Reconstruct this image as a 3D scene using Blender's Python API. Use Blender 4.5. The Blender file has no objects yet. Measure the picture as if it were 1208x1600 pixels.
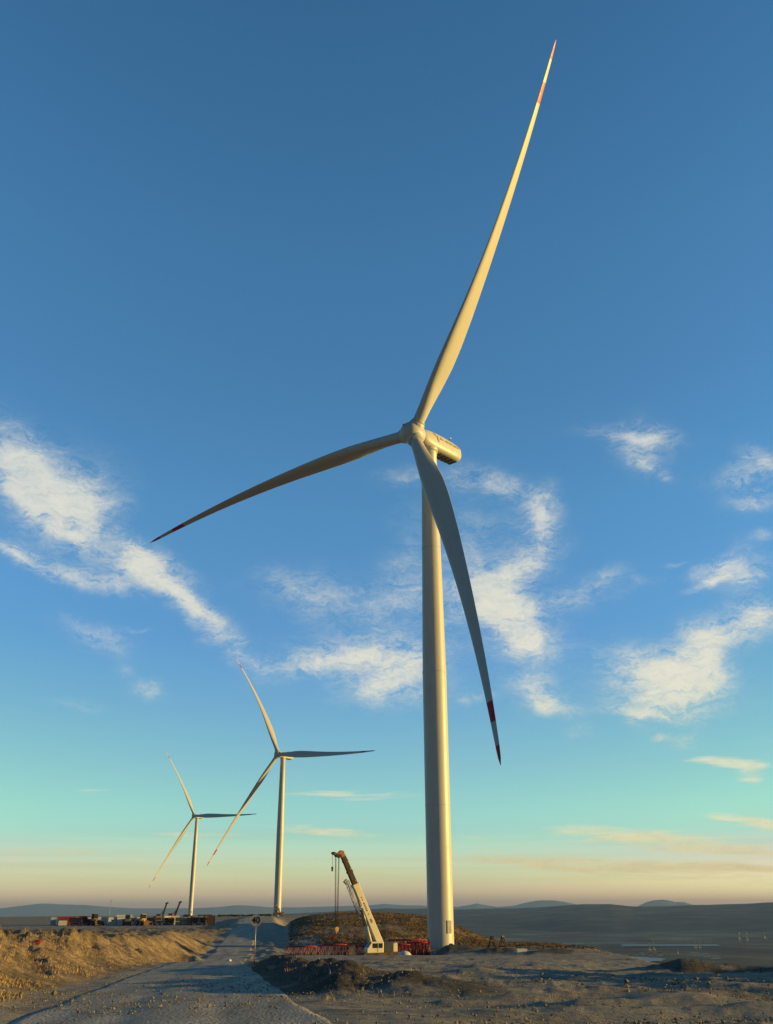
import bpy, bmesh, math, random
import numpy as np
from mathutils import Vector, Matrix

random.seed(7)
RNG = np.random.default_rng(11)
SC = bpy.context.scene
COL = SC.collection
R = math.radians
EYE = 1.8                                   # camera height over the road it stands on

# ------------------------------------------------------------------ camera
cam_data = bpy.data.cameras.new("camera")
cam = bpy.data.objects.new("camera", cam_data)
COL.objects.link(cam)
SC.camera = cam
cam_data.sensor_fit = 'VERTICAL'
cam_data.sensor_height = 36.0
cam_data.lens = 36.0 * 1483.0 / 1600.0
cam_data.clip_start = 0.1
cam_data.clip_end = 200000.0
PITCH, ROLL = math.atan2(625.0, 1483.0), -R(0.287)
_f = Vector((0, math.cos(PITCH), math.sin(PITCH)))
_r = Vector((1, 0, 0))
_u = _r.cross(_f)
_c, _s = math.cos(ROLL), math.sin(ROLL)
_r2, _u2 = _c * _r + _s * _u, _c * _u - _s * _r
m = Matrix((_r2, _u2, -_f)).transposed().to_4x4()
m.translation = Vector((0, 0, EYE))
cam.matrix_world = m

# ------------------------------------------------------------------ sun, sky, exposure
SUN_AZ, SUN_EL = 89.6, 5.6
sun_data = bpy.data.lights.new("sun", 'SUN')
sun_data.energy = 5.0
sun_data.color = (1.0, 0.66, 0.17)
sun_data.angle = R(0.6)
sun = bpy.data.objects.new("sun", sun_data)
COL.objects.link(sun)
_d = Vector((math.sin(R(SUN_AZ)) * math.cos(R(SUN_EL)), math.cos(R(SUN_AZ)) * math.cos(R(SUN_EL)), math.sin(R(SUN_EL))))
sun.rotation_euler = _d.to_track_quat('Z', 'Y').to_euler()
SC.view_settings.view_transform = 'Standard'
SC.view_settings.look = 'None'
SC.view_settings.exposure = 0.45
SC.view_settings.gamma = 1.0
SC.cycles.volume_bounces = 0
SC.cycles.max_bounces = 6
SC.cycles.use_denoising = True

# clouds: azimuth, elevation, half length, half width (degrees), slope, density
CLOUDS = [(-23.8, 24.1, 3.08, 1.96, -37.8, 0.85), (-21.46, 22.69, 2.93, 2.15, -28.5, 0.98), (-19.75, 21.28, 2.13, 1.51, -32.3, 1.2), (-18.53, 22.98, 1.96, 2.2,
          -24.1, 0.42), (-23.12, 19.26, 2.11, 0.46, -18.8, 0.85), (-20.72, 18.38, 2.16, 0.5, -16.5, 0.65), (-18.46, 17.95, 1.84, 0.58, -10.0, 0.55), (-16.87,
          18.13, 1.44, 0.81, -10.4, 0.6), (-15.36, 19.71, 1.31, 0.82, -5.3, 0.85), (-14.44, 18.62, 2.21, 1.04, -19.0, 1.15), (-12.09, 16.93, 2.24, 0.63, -26.8,
          1.2), (-10.23, 15.36, 2.26, 0.59, -29.4, 0.6), (-8.99, 13.99, 1.32, 0.59, -27.8, 0.55), (-17.52, 14.76, 1.96, 0.72, -16.1, 0.75), (-14.1, 11.87, 0.91,
          0.57, -17.2, 0.6), (-15.67, 12.95, 0.5, 0.44, 3.3, 0.4), (-18.13, 10.91, 1.38, 0.28, 1.2, 0.45), (-15.17, 15.29, 0.79, 0.15, 1.7, 0.4), (-10.78,
          14.97, 0.67, 0.45, 2.5, 0.4), (1.54, 24.96, 1.93, 0.69, -0.9, 0.4), (-4.63, 17.81, 2.68, 1.53, -10.8, 0.62), (-7.46, 18.5, 1.9, 0.76, 2.1, 0.3),
          (0.21, 17.46, 2.88, 1.92, 19.6, 0.5), (1.47, 20.52, 1.35, 3.08, -0.8, 0.3), (5.56, 24.58, 2.3, 0.61, -17.7, 0.6), (8.26, 24.06, 2.28, 0.69, -28.8,
          0.75), (10.2, 22.48, 0.9, 1.6, -14.4, 0.75), (9.85, 20.59, 1.36, 1.6, 6.3, 0.75), (8.43, 19.22, 1.59, 0.91, 17.0, 0.9), (6.88, 21.9, 2.67, 2.3, -2.9,
          0.2), (5.35, 20.04, 1.53, 3.07, 12.9, 0.36), (3.84, 17.6, 1.53, 2.1, -1.5, 0.45), (7.58, 16.45, 2.7, 1.68, -37.8, 1.3), (8.68, 14.78, 1.41, 0.98,
          -37.9, 1.1), (6.66, 17.89, 1.9, 1.15, -22.5, 0.7), (11.96, 17.42, 2.97, 0.75, 10.2, 0.55), (-1.78, 14.23, 4.58, 1.06, 0.1, 0.85), (-5.29, 13.44, 2.64,
          0.75, 8.9, 0.5), (0.18, 12.53, 3.23, 1.27, -2.3, 1.0), (1.37, 14.03, 2.29, 1.51, -0.6, 0.5), (8.86, 12.16, 1.66, 1.04, -17.2, 0.85), (9.72, 11.03,
          1.47, 0.66, -7.1, 0.8), (5.39, 11.71, 0.9, 0.33, -4.3, 0.6), (11.47, 9.69, 0.8, 0.32, -2.2, 0.4), (16.32, 26.45, 2.71, 0.52, -11.8, 0.75), (16.82,
          25.64, 1.76, 1.24, -43.3, 0.8), (17.23, 24.28, 1.23, 0.37, -30.2, 0.5), (22.38, 22.76, 1.63, 1.08, -20.0, 0.85), (24.05, 23.84, 1.35, 0.64, -29.7,
          0.9), (23.28, 21.6, 1.67, 0.29, -5.0, 0.5), (23.18, 19.91, 0.73, 0.36, -8.6, 0.6), (20.0, 18.2, 1.19, 0.72, 14.1, 0.85), (21.78, 17.99, 1.34, 1.25,
          -69.9, 0.85), (19.35, 17.46, 1.41, 0.25, 14.4, 0.7), (22.11, 15.6, 1.33, 0.79, -15.1, 0.9), (20.39, 14.7, 2.57, 1.0, 2.7, 1.05), (18.78, 13.41, 1.19,
          1.56, 10.6, 1.0), (15.67, 13.1, 3.18, 1.24, -8.0, 0.95), (17.71, 12.05, 2.57, 1.08, -16.6, 0.95), (15.98, 11.09, 2.8, 1.15, -7.5, 1.05), (15.18,
          10.31, 2.63, 0.32, -9.2, 0.7), (16.94, 8.73, 0.91, 0.45, 7.1, 0.7), (15.87, 9.21, 0.56, 0.24, 7.1, 0.6), (16.06, 18.04, 0.79, 0.3, -5.4, 0.35),
          (17.67, 18.82, 0.71, 0.18, 4.2, 0.35), (13.61, 18.43, 1.48, 0.6, 15.7, 0.3)]
STREAKS = [(-11.11, 4.13, 5.64, 0.24, 0.5, 0.5), (-18.14, 2.59, 5.57, 0.26, 0.6, 0.5), (-1.69, 2.1, 7.22, 0.24, -0.2, 0.45), (12.27, 2.56, 6.21, 0.27, -2.8,
          0.7), (6.2, 1.29, 7.1, 0.2, -0.4, 0.4), (17.97, 2.23, 3.91, 0.26, -3.0, 0.7), (-19.18, 3.1, 3.9, 0.2, 0.8, 0.45), (12.78, 4.33, 2.43, 0.17, -4.2,
          0.5), (18.53, 7.62, 1.51, 0.28, -5.9, 1.15), (20.66, 7.27, 1.1, 0.39, -7.2, 1.15), (20.5, 6.6, 0.91, 0.19, -2.8, 1.08), (-2.84, 6.3, 4.07, 0.37, -1.9,
          0.81), (-3.54, 4.26, 2.92, 0.24, -3.8, 1.01), (18.87, 4.7, 1.37, 0.23, -5.9, 1.22), (20.7, 4.24, 1.26, 0.38, -10.2, 1.08), (14.46, 3.75, 5.45, 0.47,
          -5.2, 1.15), (18.72, 2.93, 4.54, 0.34, -4.3, 0.94), (5.6, 3.76, 2.16, 0.2, -4.5, 0.61), (8.74, 2.37, 4.58, 0.31, -3.5, 0.74), (15.95, 1.94, 6.67,
          0.38, -0.8, 0.68), (-16.89, 6.27, 1.16, 0.16, 1.6, 0.54), (-17.25, 3.52, 6.64, 0.34, 2.8, 0.34), (-4.65, 4.92, 2.19, 0.2, 0.1, 0.41), (4.47, 2.81,
          5.77, 0.23, -0.5, 0.41), (-8.2, 3.19, 7.13, 0.23, 0.2, 0.34), (19.76, 1.16, 3.81, 0.26, -0.7, 0.47)]


class Nodes:
    """Small helper that writes node graphs."""
    def __init__(self, tree):
        self.t = tree

    def new(self, typ, **kw):
        n = self.t.nodes.new(typ)
        for k, v in kw.items():
            setattr(n, k, v)
        return n

    def put(self, sock, v):
        if isinstance(v, bpy.types.NodeSocket):
            self.t.links.new(v, sock)
        elif v is not None:
            sock.default_value = v

    def math(self, op, a, b=None, c=None, clamp=False):
        n = self.new('ShaderNodeMath', operation=op, use_clamp=clamp)
        for i, v in enumerate((a, b, c)):
            self.put(n.inputs[i], v)
        return n.outputs[0]

    def vmath(self, op, a, b=None, out=0):
        n = self.new('ShaderNodeVectorMath', operation=op)
        self.put(n.inputs[0], a)
        if b is not None:
            self.put(n.inputs[1], b)
        return n.outputs[out]

    def noise(self, vec, scale, detail=4.0, rough=0.55, dist=0.0, out=0):
        n = self.new('ShaderNodeTexNoise')
        self.put(n.inputs['Vector'], vec)
        n.inputs['Scale'].default_value = scale
        n.inputs['Detail'].default_value = detail
        n.inputs['Roughness'].default_value = rough
        n.inputs['Distortion'].default_value = dist
        return n.outputs[out]

    def map(self, vec, loc=(0, 0, 0), rot=(0, 0, 0), scale=(1, 1, 1), typ='POINT'):
        n = self.new('ShaderNodeMapping', vector_type=typ)
        self.put(n.inputs['Vector'], vec)
        n.inputs['Location'].default_value = loc
        n.inputs['Rotation'].default_value = rot
        n.inputs['Scale'].default_value = scale
        return n.outputs[0]

    def rng(self, v, a, b, lo=0.0, hi=1.0, smooth=True):
        n = self.new('ShaderNodeMapRange', interpolation_type='SMOOTHSTEP' if smooth else 'LINEAR')
        self.put(n.inputs[0], v)
        for i, x in enumerate((a, b, lo, hi)):
            n.inputs[i + 1].default_value = x
        return n.outputs[0]

    def ramp(self, v, stops):
        n = self.new('ShaderNodeValToRGB')
        self.put(n.inputs[0], v)
        el = n.color_ramp.elements
        while len(el) > 1:
            el.remove(el[-1])
        for i, (p, c) in enumerate(stops):
            e = el[0] if i == 0 else el.new(p)
            e.position = p
            e.color = (*c, 1.0)
        return n.outputs[0]

    def mix(self, f, a, b, blend='MIX'):
        n = self.new('ShaderNodeMix', data_type='RGBA', blend_type=blend)
        self.put(n.inputs[0], f)
        for i, v in ((6, a), (7, b)):
            if isinstance(v, tuple) and len(v) == 3:
                v = (*v, 1.0)
            self.put(n.inputs[i], v)
        return n.outputs[2]


def lin(r, g, b):
    return tuple(((c / 255.0) / 12.92 if c <= 10 else (((c / 255.0) + 0.055) / 1.055) ** 2.4) for c in (r, g, b))


def build_world():
    w = bpy.data.worlds.new("World")
    SC.world = w
    w.use_nodes = True
    N = Nodes(w.node_tree)
    bg = w.node_tree.nodes['Background']
    bg.inputs['Strength'].default_value = 0.073
    sky = N.new('ShaderNodeTexSky', sky_type='NISHITA')
    sky.sun_disc = False
    sky.sun_elevation = R(SUN_EL)
    sky.sun_rotation = R(SUN_AZ)
    sky.altitude = 300
    sky.dust_density = 0.6
    d = N.vmath('NORMALIZE', N.new('ShaderNodeTexCoord').outputs['Generated'])
    sep = N.new('ShaderNodeSeparateXYZ')
    N.put(sep.inputs[0], d)
    x, y, z = sep.outputs
    el = N.math('MULTIPLY', N.math('ARCSINE', z), 180 / math.pi)
    az = N.math('MULTIPLY', N.math('ARCTAN2', x, y), 180 / math.pi)
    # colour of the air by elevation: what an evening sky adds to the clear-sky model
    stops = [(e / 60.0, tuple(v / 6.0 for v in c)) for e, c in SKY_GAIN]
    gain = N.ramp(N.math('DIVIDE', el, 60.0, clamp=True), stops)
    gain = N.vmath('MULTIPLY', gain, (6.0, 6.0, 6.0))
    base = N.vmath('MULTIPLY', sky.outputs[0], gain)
    # sunward glow kept within what the camera's side of the sky shows
    base = N.vmath('MINIMUM', base, (9.0, 8.0, 6.5))
    # out-of-view sky deliberately dimmed and tinted blue to cut fill on shaded sides
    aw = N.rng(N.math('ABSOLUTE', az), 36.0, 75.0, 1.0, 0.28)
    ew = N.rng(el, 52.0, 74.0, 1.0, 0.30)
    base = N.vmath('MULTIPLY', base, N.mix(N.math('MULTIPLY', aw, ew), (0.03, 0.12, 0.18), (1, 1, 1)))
    base = N.vmath('MULTIPLY', base, N.mix(N.math('MULTIPLY', N.rng(az, 2.0, 26.0), N.rng(el, 3.0, 0.5)), (1, 1, 1), (1.5, 1.42, 1.15)))
    # --- clouds
    comb = N.new('ShaderNodeCombineXYZ')
    N.put(comb.inputs[0], N.math('MULTIPLY', az, N.math('COSINE', N.math('MULTIPLY', el, math.pi / 180))))
    N.put(comb.inputs[1], el)
    ae = comb.outputs[0]
    warp = N.noise(ae, 0.55, 3.0, 0.55, out=1)
    ae_w = N.vmath('ADD', ae, N.vmath('MULTIPLY', N.vmath('SUBTRACT', warp, (0.5, 0.5, 0.5)), (1.7, 1.2, 0.0)))

    def field(items, src, tot):
        """Sum of soft elliptical patches; each step carries the running sum in z."""
        sp = N.new('ShaderNodeSeparateXYZ')
        N.put(sp.inputs[0], src)
        for (a, e, sa, sb, rot, wgt) in items:
            cm = N.new('ShaderNodeCombineXYZ')
            N.put(cm.inputs[0], sp.outputs[0])
            N.put(cm.inputs[1], sp.outputs[1])
            N.put(cm.inputs[2], tot)
            p = N.map(cm.outputs[0], loc=(a * math.cos(R(e)), e, 0), rot=(0, 0, R(rot)), scale=(sa * 1.2, sb * 1.2, 1e9), typ='TEXTURE')
            r = N.vmath('DOT_PRODUCT', p, p, out=1)
            g = N.math('POWER', 0.2231, r)
            tot = N.math('MULTIPLY_ADD', g, wgt, tot)
        return tot

    f1 = N.math('MINIMUM', field(CLOUDS, ae_w, 0.0), 1.5)
    # filaments: ridged, warped noise drawn out along the wind
    wv = N.noise(ae, 0.75, 5.0, 0.62, out=1)
    ae2 = N.vmath('ADD', ae, N.vmath('MULTIPLY', N.vmath('SUBTRACT', wv, (0.5, 0.5, 0.5)), (2.2, 1.6, 0.0)))
    n1 = N.noise(N.map(ae2, rot=(0, 0, R(24)), scale=(0.35, 0.8, 1)), 1.0, 8.0, 0.58)
    n2 = N.noise(N.map(ae2, rot=(0, 0, R(-20)), scale=(0.55, 1.5, 1)), 1.3, 6.0, 0.6, 0.4)
    rd = N.math('SUBTRACT', 1.0, N.math('ABSOLUTE', N.math('MULTIPLY', N.math('SUBTRACT', n2, 0.5), 6.0)))
    rd = N.math('POWER', N.math('MAXIMUM', rd, 0.0), 1.6)
    n3c = N.noise(N.map(ae2, scale=(1.6, 3.2, 1)), 1.6, 5.0, 0.6)
    # fine fibres, their direction turned by a slow swirl
    fb = N.noise(N.map(ae2, rot=(0, 0, R(35)), scale=(0.55, 4.2, 1)), 1.5, 6.0, 0.62, 0.8)
    k = N.math('ADD', N.math('MULTIPLY', rd, 0.30), N.math('MULTIPLY', N.math('SUBTRACT', n1, 0.5), 3.2))
    k = N.math('ADD', k, N.math('MULTIPLY', N.math('SUBTRACT', n3c, 0.5), 1.3))
    k = N.math('ADD', k, N.math('MULTIPLY', N.math('SUBTRACT', fb, 0.5), 1.6))
    thick = N.rng(f1, 0.7, 1.4)
    dens = N.math('MULTIPLY', f1, N.math('ADD', k, N.math('MULTIPLY_ADD', thick, 0.55, 0.62)))
    dens = N.math('MAXIMUM', dens, 0.0)
    dens = N.math('SUBTRACT', 1.0, N.math('POWER', 2.718, N.math('MULTIPLY', N.math('POWER', dens, 1.6), -0.8)))
    # low streaks near the horizon
    wv2 = N.noise(N.map(ae, scale=(0.12, 0.9, 1)), 1.0, 4.0, 0.6, out=1)
    ae3 = N.vmath('ADD', ae, N.vmath('MULTIPLY', N.vmath('SUBTRACT', wv2, (0.5, 0.5, 0.5)), (2.2, 0.45, 0.0)))
    f2 = N.math('MINIMUM', field(STREAKS, ae3, 0.0), 1.1)
    n3 = N.noise(N.map(ae3, rot=(0, 0, R(2)), scale=(0.22, 2.6, 1)), 1.3, 8.0, 0.62)
    st = N.math('ADD', f2, N.math('MULTIPLY', N.math('SUBTRACT', n3, 0.5), 2.2))
    st = N.math('MULTIPLY', N.rng(st, 0.3, 1.3), N.rng(f2, 0.03, 0.3))
    # a thin sheet of stratus in bands low over the horizon
    n4 = N.noise(N.map(ae, rot=(0, 0, R(0.6)), scale=(0.035, 1.7, 1)), 1.0, 6.0, 0.6, 0.3)
    band = N.math('MULTIPLY', N.rng(n4, 0.42, 0.68), N.math('MULTIPLY', N.rng(el, 0.4, 1.6), N.rng(el, 4.9, 3.3)))
    # cloud colour: bright cream where thick, greyer and bluer where thin or high
    cc = N.ramp(N.math('DIVIDE', el, 40.0, clamp=True),
                [(0.0, lin(216, 186, 132)), (0.05, lin(238, 212, 150)), (0.11, lin(246, 236, 188)),
                 (0.3, lin(242, 236, 212)), (0.6, lin(226, 226, 214))])
    shade = N.rng(n2, 0.3, 0.62, 0.62, 1.0)
    cc = N.vmath('MULTIPLY', cc, N.mix(shade, (0.62, 0.72, 0.84), (1.0, 1.0, 1.0)))
    cc10 = N.vmath('MULTIPLY', cc, (10.0, 10.0, 10.0))
    out = N.mix(N.math('MULTIPLY', band, 0.6), base, N.vmath('MULTIPLY', base, (0.90, 0.88, 0.80)))
    out = N.mix(N.math('MULTIPLY', st, 0.8), out, cc10)
    out = N.mix(N.math('MULTIPLY', dens, 0.95), out, cc10)
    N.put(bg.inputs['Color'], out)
    w.cycles.sampling_method = 'MANUAL'
    w.cycles.sample_map_resolution = 512


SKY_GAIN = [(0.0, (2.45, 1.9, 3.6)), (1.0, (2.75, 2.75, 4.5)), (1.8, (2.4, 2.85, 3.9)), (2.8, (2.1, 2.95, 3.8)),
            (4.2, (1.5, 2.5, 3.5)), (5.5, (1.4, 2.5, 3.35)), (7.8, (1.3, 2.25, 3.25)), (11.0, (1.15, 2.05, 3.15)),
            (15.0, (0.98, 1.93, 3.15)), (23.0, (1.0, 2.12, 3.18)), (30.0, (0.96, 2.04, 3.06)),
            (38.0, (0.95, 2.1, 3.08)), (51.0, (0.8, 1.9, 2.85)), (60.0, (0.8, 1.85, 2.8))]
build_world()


# ------------------------------------------------------------------ noise and terrain
def _hash(ix, iy, seed):
    ix = ix.astype(np.int64).astype(np.uint64)
    iy = iy.astype(np.int64).astype(np.uint64)
    h = (ix * np.uint64(0x9E3779B97F4A7C15)) ^ (iy * np.uint64(0xC2B2AE3D27D4EB4F)) ^ np.uint64(seed * 7919 + 13)
    h ^= h >> np.uint64(29)
    h *= np.uint64(0xBF58476D1CE4E5B9)
    h ^= h >> np.uint64(32)
    return (h & np.uint64(0xFFFFFF)).astype(np.float64) / float(0xFFFFFF)


def vnoise(x, y, seed=0):
    fx, fy = np.floor(x), np.floor(y)
    tx, ty = x - fx, y - fy
    tx, ty = tx * tx * tx * (tx * (tx * 6 - 15) + 10), ty * ty * ty * (ty * (ty * 6 - 15) + 10)
    with np.errstate(over='ignore'):
        a, b = _hash(fx, fy, seed), _hash(fx + 1, fy, seed)
        c, d = _hash(fx, fy + 1, seed), _hash(fx + 1, fy + 1, seed)
    return (a * (1 - tx) + b * tx) * (1 - ty) + (c * (1 - tx) + d * tx) * ty - 0.5


def fbm(x, y, scale, octaves=4, seed=0, gain=0.5):
    s, amp, tot = 1.0 / scale, 1.0, 0.0
    for o in range(octaves):
        tot = tot + amp * vnoise(x * s + 17.3 * o, y * s - 9.1 * o, seed + o)
        s *= 2.03
        amp *= gain
    return tot


def sst(v, a, b):
    t = np.clip((v - a) / (b - a), 0, 1)
    return t * t * (3 - 2 * t)


ROAD_D = [0, 17, 23, 45, 70, 100, 130, 170, 250, 350, 450, 600, 900]
ROAD_X = [-0.8, -3.5, -4.7, -8.4, -12.4, -17.1, -21, -25.5, -34.5, -46.5, -60, -76, -105]


def road_x(d):
    return np.interp(d, ROAD_D, ROAD_X)


L_D = [0, 20, 45, 70, 100, 116, 135, 170, 200, 250, 300, 350, 400, 450, 655, 1100, 1400, 2500, 6000, 12000, 60000]
L_E = [-1.8, -1.87, -2.6, -3.3, -4.22, -5.2, -6.0, -6.0, -5.0, -3.75, -3.25, -3.1, -3.0, -2.7, -2.0, -2.6, -9, -70, -130, -150, -200]
F_D = [0, 30, 47, 80, 110, 140, 200, 270, 350, 400, 655, 1100, 1400, 2500, 6000, 12000, 60000]
F_E = [-0.3, -0.55, -0.95, -1.6, -2.3, -2.8, -3.4, -3.9, -4.2, -4.1, -2.2, -2.6, -9, -70, -130, -150, -200]
P_D = [0, 20, 45, 90, 130, 155, 184, 230, 300, 500]
P_E = [-1.8, -1.87, -2.65, -4.15, -5.25, -5.85, -6.0, -6.6, -8.0, -12.0]
V_D = [0, 1500, 3000, 5000, 8000, 11000, 20000, 60000]
V_E = [-130, -130, -130, -130, -95, -40, -120, -200]
HX = [418, 440, 455, 470, 485, 500, 530, 600, 640, 668, 690, 712, 750, 784, 820, 850, 890, 925, 960]
HY = [1448, 1441, 1437, 1433, 1430, 1428, 1426.5, 1426.5, 1429.5, 1433, 1440, 1448, 1463, 1476, 1482, 1488, 1495, 1501, 1508]


def px(xx):
    return (xx - 604.0) / 1609.0


def ground_e(x, y):
    """Height of the land relative to the eye."""
    x = np.asarray(x, float)
    y = np.asarray(y, float)
    d = np.hypot(x, y)
    yy = np.maximum(y, 0.05)
    u = np.clip(x / yy, -6, 6)
    front = sst(y, -6, 6)
    dd = np.where(y > 0, d, 0.0)
    xc = road_x(y)
    # left half: road cutting, bank and field
    er = np.interp(dd, L_D, L_E)
    ef = np.interp(dd, F_D, F_E)
    wob = 1.4 * fbm(x, y, 14.0, 3, 3)
    toe = 3.7 + 0.7 * np.clip((d - 23) / 40, 0, 1)
    t = sst(xc - toe - x + wob * 0.5, 0.0, 6.5 + 0.5 * wob)
    left = er * (1 - t) + ef * t
    # right half: gravel pad, then the edge of the plateau and the valley
    ep = np.interp(dd, P_D, P_E)
    edge = np.interp(u, [-0.2, 0.05, 0.12, 0.17, 0.205, 0.25, 0.3, 0.4, 1.0], [420, 330, 250, 205, 165, 118, 96, 88, 120])
    edge = edge * (1 + 0.10 * fbm(x, y, 40, 3, 21))
    ev = np.interp(dd, V_D, V_E)
    over = np.maximum(d - edge, 0)
    drop = np.interp(edge, P_D, P_E) - 0.085 * over - 0.02 * np.minimum(over, 30) - 0.00005 * over ** 2
    right = np.where(d > edge, np.maximum(drop, ev + 12 * fbm(x, y, 600, 3, 5)), ep)
    # hill behind the crane
    hp = (1425.0 - np.interp(u * 1609 + 604, HX, HY)) / 1609.0
    foot = np.interp(u, [-0.11, -0.06, 0.0, 0.06, 0.2], [168, 172, 176, 205, 190])
    top = np.interp(u, [-0.11, 0.0, 0.08, 0.2], [300, 300, 285, 250])
    hd = np.clip((d - foot) / (top - foot), 0, 1)
    ehill = np.interp(foot, P_D, P_E) * (1 - np.sin(hd * math.pi / 2)) + hp * top * np.sin(hd * math.pi / 2)
    ehill = np.where(d > top, hp * top - 0.05 * np.maximum(d - top - 25, 0), ehill)
    inh = sst(u, -0.109, -0.094) * sst(u, 0.225, 0.19)
    right = np.where(d > foot, np.maximum(right, ehill * inh + (1 - inh) * right), right)
    # side road climbing from the pad to the second turbine
    wr = sst(u, -0.112, -0.085)
    wr_near = sst(x - xc, 3.4, 9.0)
    k = sst(d, 90, 150)
    w = wr_near * (1 - k) + np.minimum(wr, wr_near + 0 * wr) * k
    far = sst(d, 430, 600)
    e = left * (1 - w) + right * w
    plat = np.interp(dd, F_D, F_E)
    uw = sst(u, 0.02, -0.06)
    e = e * (1 - far * uw) + np.maximum(plat, e) * far * uw
    # hollow where the crane and its parts stand
    e = e - 1.05 * sst(d, 153, 159) * sst(d, 181, 176) * sst(u, -0.112, -0.09) * sst(u, 0.058, 0.042)
    # spoil mound right of the road
    ax, ay, bx, by = -6.2, 64.0, -0.7, 33.0
    q = np.clip(((x - ax) * (bx - ax) + (y - ay) * (by - ay)) / ((bx - ax) ** 2 + (by - ay) ** 2), 0, 1)
    dm = np.hypot(x - ax - q * (bx - ax), y - ay - q * (by - ay))
    e = e + (0.40 + 0.22 * q) * np.exp(-(dm / 2.1) ** 2) * (1 + 1.1 * fbm(x, y, 2.6, 5, 31, 0.6)) * sst(x - xc, 2.8, 4.8)
    dm2 = np.hypot((x + 7.6) / 2.0, (y - 74) / 12.0)
    e = e + 0.6 * np.exp(-dm2 ** 2) * (1 + 0.8 * fbm(x, y, 4, 3, 33)) * sst(x - xc, 2.6, 4.6)
    # heaps along the edge of the pad and at the foot of the first turbine
    def heap(cx, cy, rx, ry, h, seed):
        g = np.exp(-(((x - cx) / rx) ** 2 + ((y - cy) / ry) ** 2))
        return h * g * (1 + 0.9 * fbm(x, y, max(rx, ry) * 0.6, 3, seed))
    e = e + heap(23.5, 85, 3.6, 2.6, 0.75, 41) + heap(30.0, 86, 4.5, 2.6, 0.5, 42) + heap(35.5, 82, 5, 3, 0.6, 43)
    e = e - 0.5 * sst(u, 0.10, 0.24) * sst(d, 45, 85) * sst(d, 140, 100)
    e = e + heap(10.5, 166, 6.5, 4, 0.9, 44) + heap(17.5, 158, 5.5, 4, 0.7, 45) + heap(23.5, 150, 5, 4, 0.6, 46)
    # rise out of frame to the right that keeps the low sun off the pad
    rr = np.exp(-((x - (16 + 0.44 * y)) / (5.5 + 0.05 * y)) ** 2) * front
    rise = np.interp(y, [-30, -5, 8, 16, 22, 30, 60, 80, 95, 120], [1.0, 0.6, 0.2, 0.3, 2.1, 3.0, 3.6, 3.2, 2.6, 0.0])
    e = e + rr * rise * (1 + 0.9 * fbm(x, y, 7, 3, 51)) * sst(u, 0.385, 0.43)
    # texture of the land
    rd = np.abs(x - xc)
    on_road = sst(rd, 3.9, 2.6) * sst(d, 900, 600)
    near = sst(d, 500, 150)
    bankm = t * sst(d, 140, 100)
    rough = 0.16 + 0.05 * sst(x - xc, 5, 12) * sst(d, 150, 110) + 1.05 * bankm + 0.25 * inh * sst(d, 165, 190) + 0.75 * sst(d, 115, 145) * sst(u, -0.10, -0.125) * sst(d, 420, 330)
    det = rough * (0.75 * fbm(x, y, 9.0, 2, 61) + 0.55 * fbm(x, y, 2.6, 3, 62) + (0.25 + 0.3 * bankm) * fbm(x, y, 0.8, 3, 63))
    # wheel tracks scraped across the pad
    tr = 0.30 * fbm(x * 0.30 + y * 0.10, y * 0.8 - x * 0.30, 2.6, 4, 64) * sst(x - xc, 4, 9) * sst(d, 140, 90) * (1 - bankm)
    tr = tr - 0.22 * np.abs(fbm(x * 0.22 + y * 0.16, y * 0.9 - x * 0.28, 1.9, 3, 68)) * sst(x - xc, 4, 9) * sst(d, 140, 90)
    clod = np.maximum(0, fbm(x * 0.6 + y * 0.2, y, 2.0, 5, 69, 0.62) + 0.02) * 0.14 * (0.35 + 1.3 * np.clip(0.5 + 1.6 * fbm(x, y, 14, 2, 70), 0, 1)) * sst(x - xc, 4, 9) * sst(d, 150, 90)
    tr = tr + clod
    e = e + (det + tr) * (1 - 0.92 * on_road) * near * front + (1 - near) * 0.6 * fbm(x, y, 60, 4, 65) * sst(d, 150, 500) * sst(d, 2500, 900)
    # shallow ruts and crown of the road
    e = e + on_road * sst(d, 300, 60) * (0.018 * np.cos(rd * 1.35) - 0.02 * (np.exp(-((rd - 1.0) / 0.35) ** 2)) + 0.03 * fbm(x, y, 3.0, 3, 66))
    # rills in the sunlit bank
    rill = np.maximum(0, fbm(x * 1.0 + y * 0.35, y * 0.28, 2.2, 2, 67)) * sst(d, 30, 45)
    e = e - 1.0 * rill * np.clip(t * (1 - t) * 4, 0, 1) * sst(d, 160, 110)
    return e * front + (-1.8 + 0.25 * fbm(x, y, 9, 3, 71)) * (1 - front)


def gz(x, y):
    return float(ground_e(np.array([x]), np.array([y]))[0]) + EYE


def mesh_object(name, co, faces, mats, smooth=True, parent=None):
    me = bpy.data.meshes.new(name)
    co = np.asarray(co, np.float32)
    faces = np.asarray(faces, np.int32)
    k = faces.shape[1]
    me.vertices.add(len(co))
    me.vertices.foreach_set('co', co.ravel())
    me.loops.add(faces.size)
    me.loops.foreach_set('vertex_index', faces.ravel())
    me.polygons.add(len(faces))
    me.polygons.foreach_set('loop_start', np.arange(0, faces.size, k, dtype=np.int32))
    me.update(calc_edges=True)
    me.validate()
    me.polygons.foreach_set('use_smooth', np.full(len(me.polygons), smooth))
    for mt in mats if isinstance(mats, (list, tuple)) else [mats]:
        me.materials.append(mt)
    o = bpy.data.objects.new(name, me)
    COL.objects.link(o)
    if parent:
        o.parent = parent
    return o


def grid_faces(nr, nc, wrap=False):
    i, j = np.meshgrid(np.arange(nr - 1), np.arange(nc if wrap else nc - 1), indexing='ij')
    j2 = (j + 1) % nc
    return np.stack([i * nc + j, i * nc + j2, (i + 1) * nc + j2, (i + 1) * nc + j], -1).reshape(-1, 4)


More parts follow.
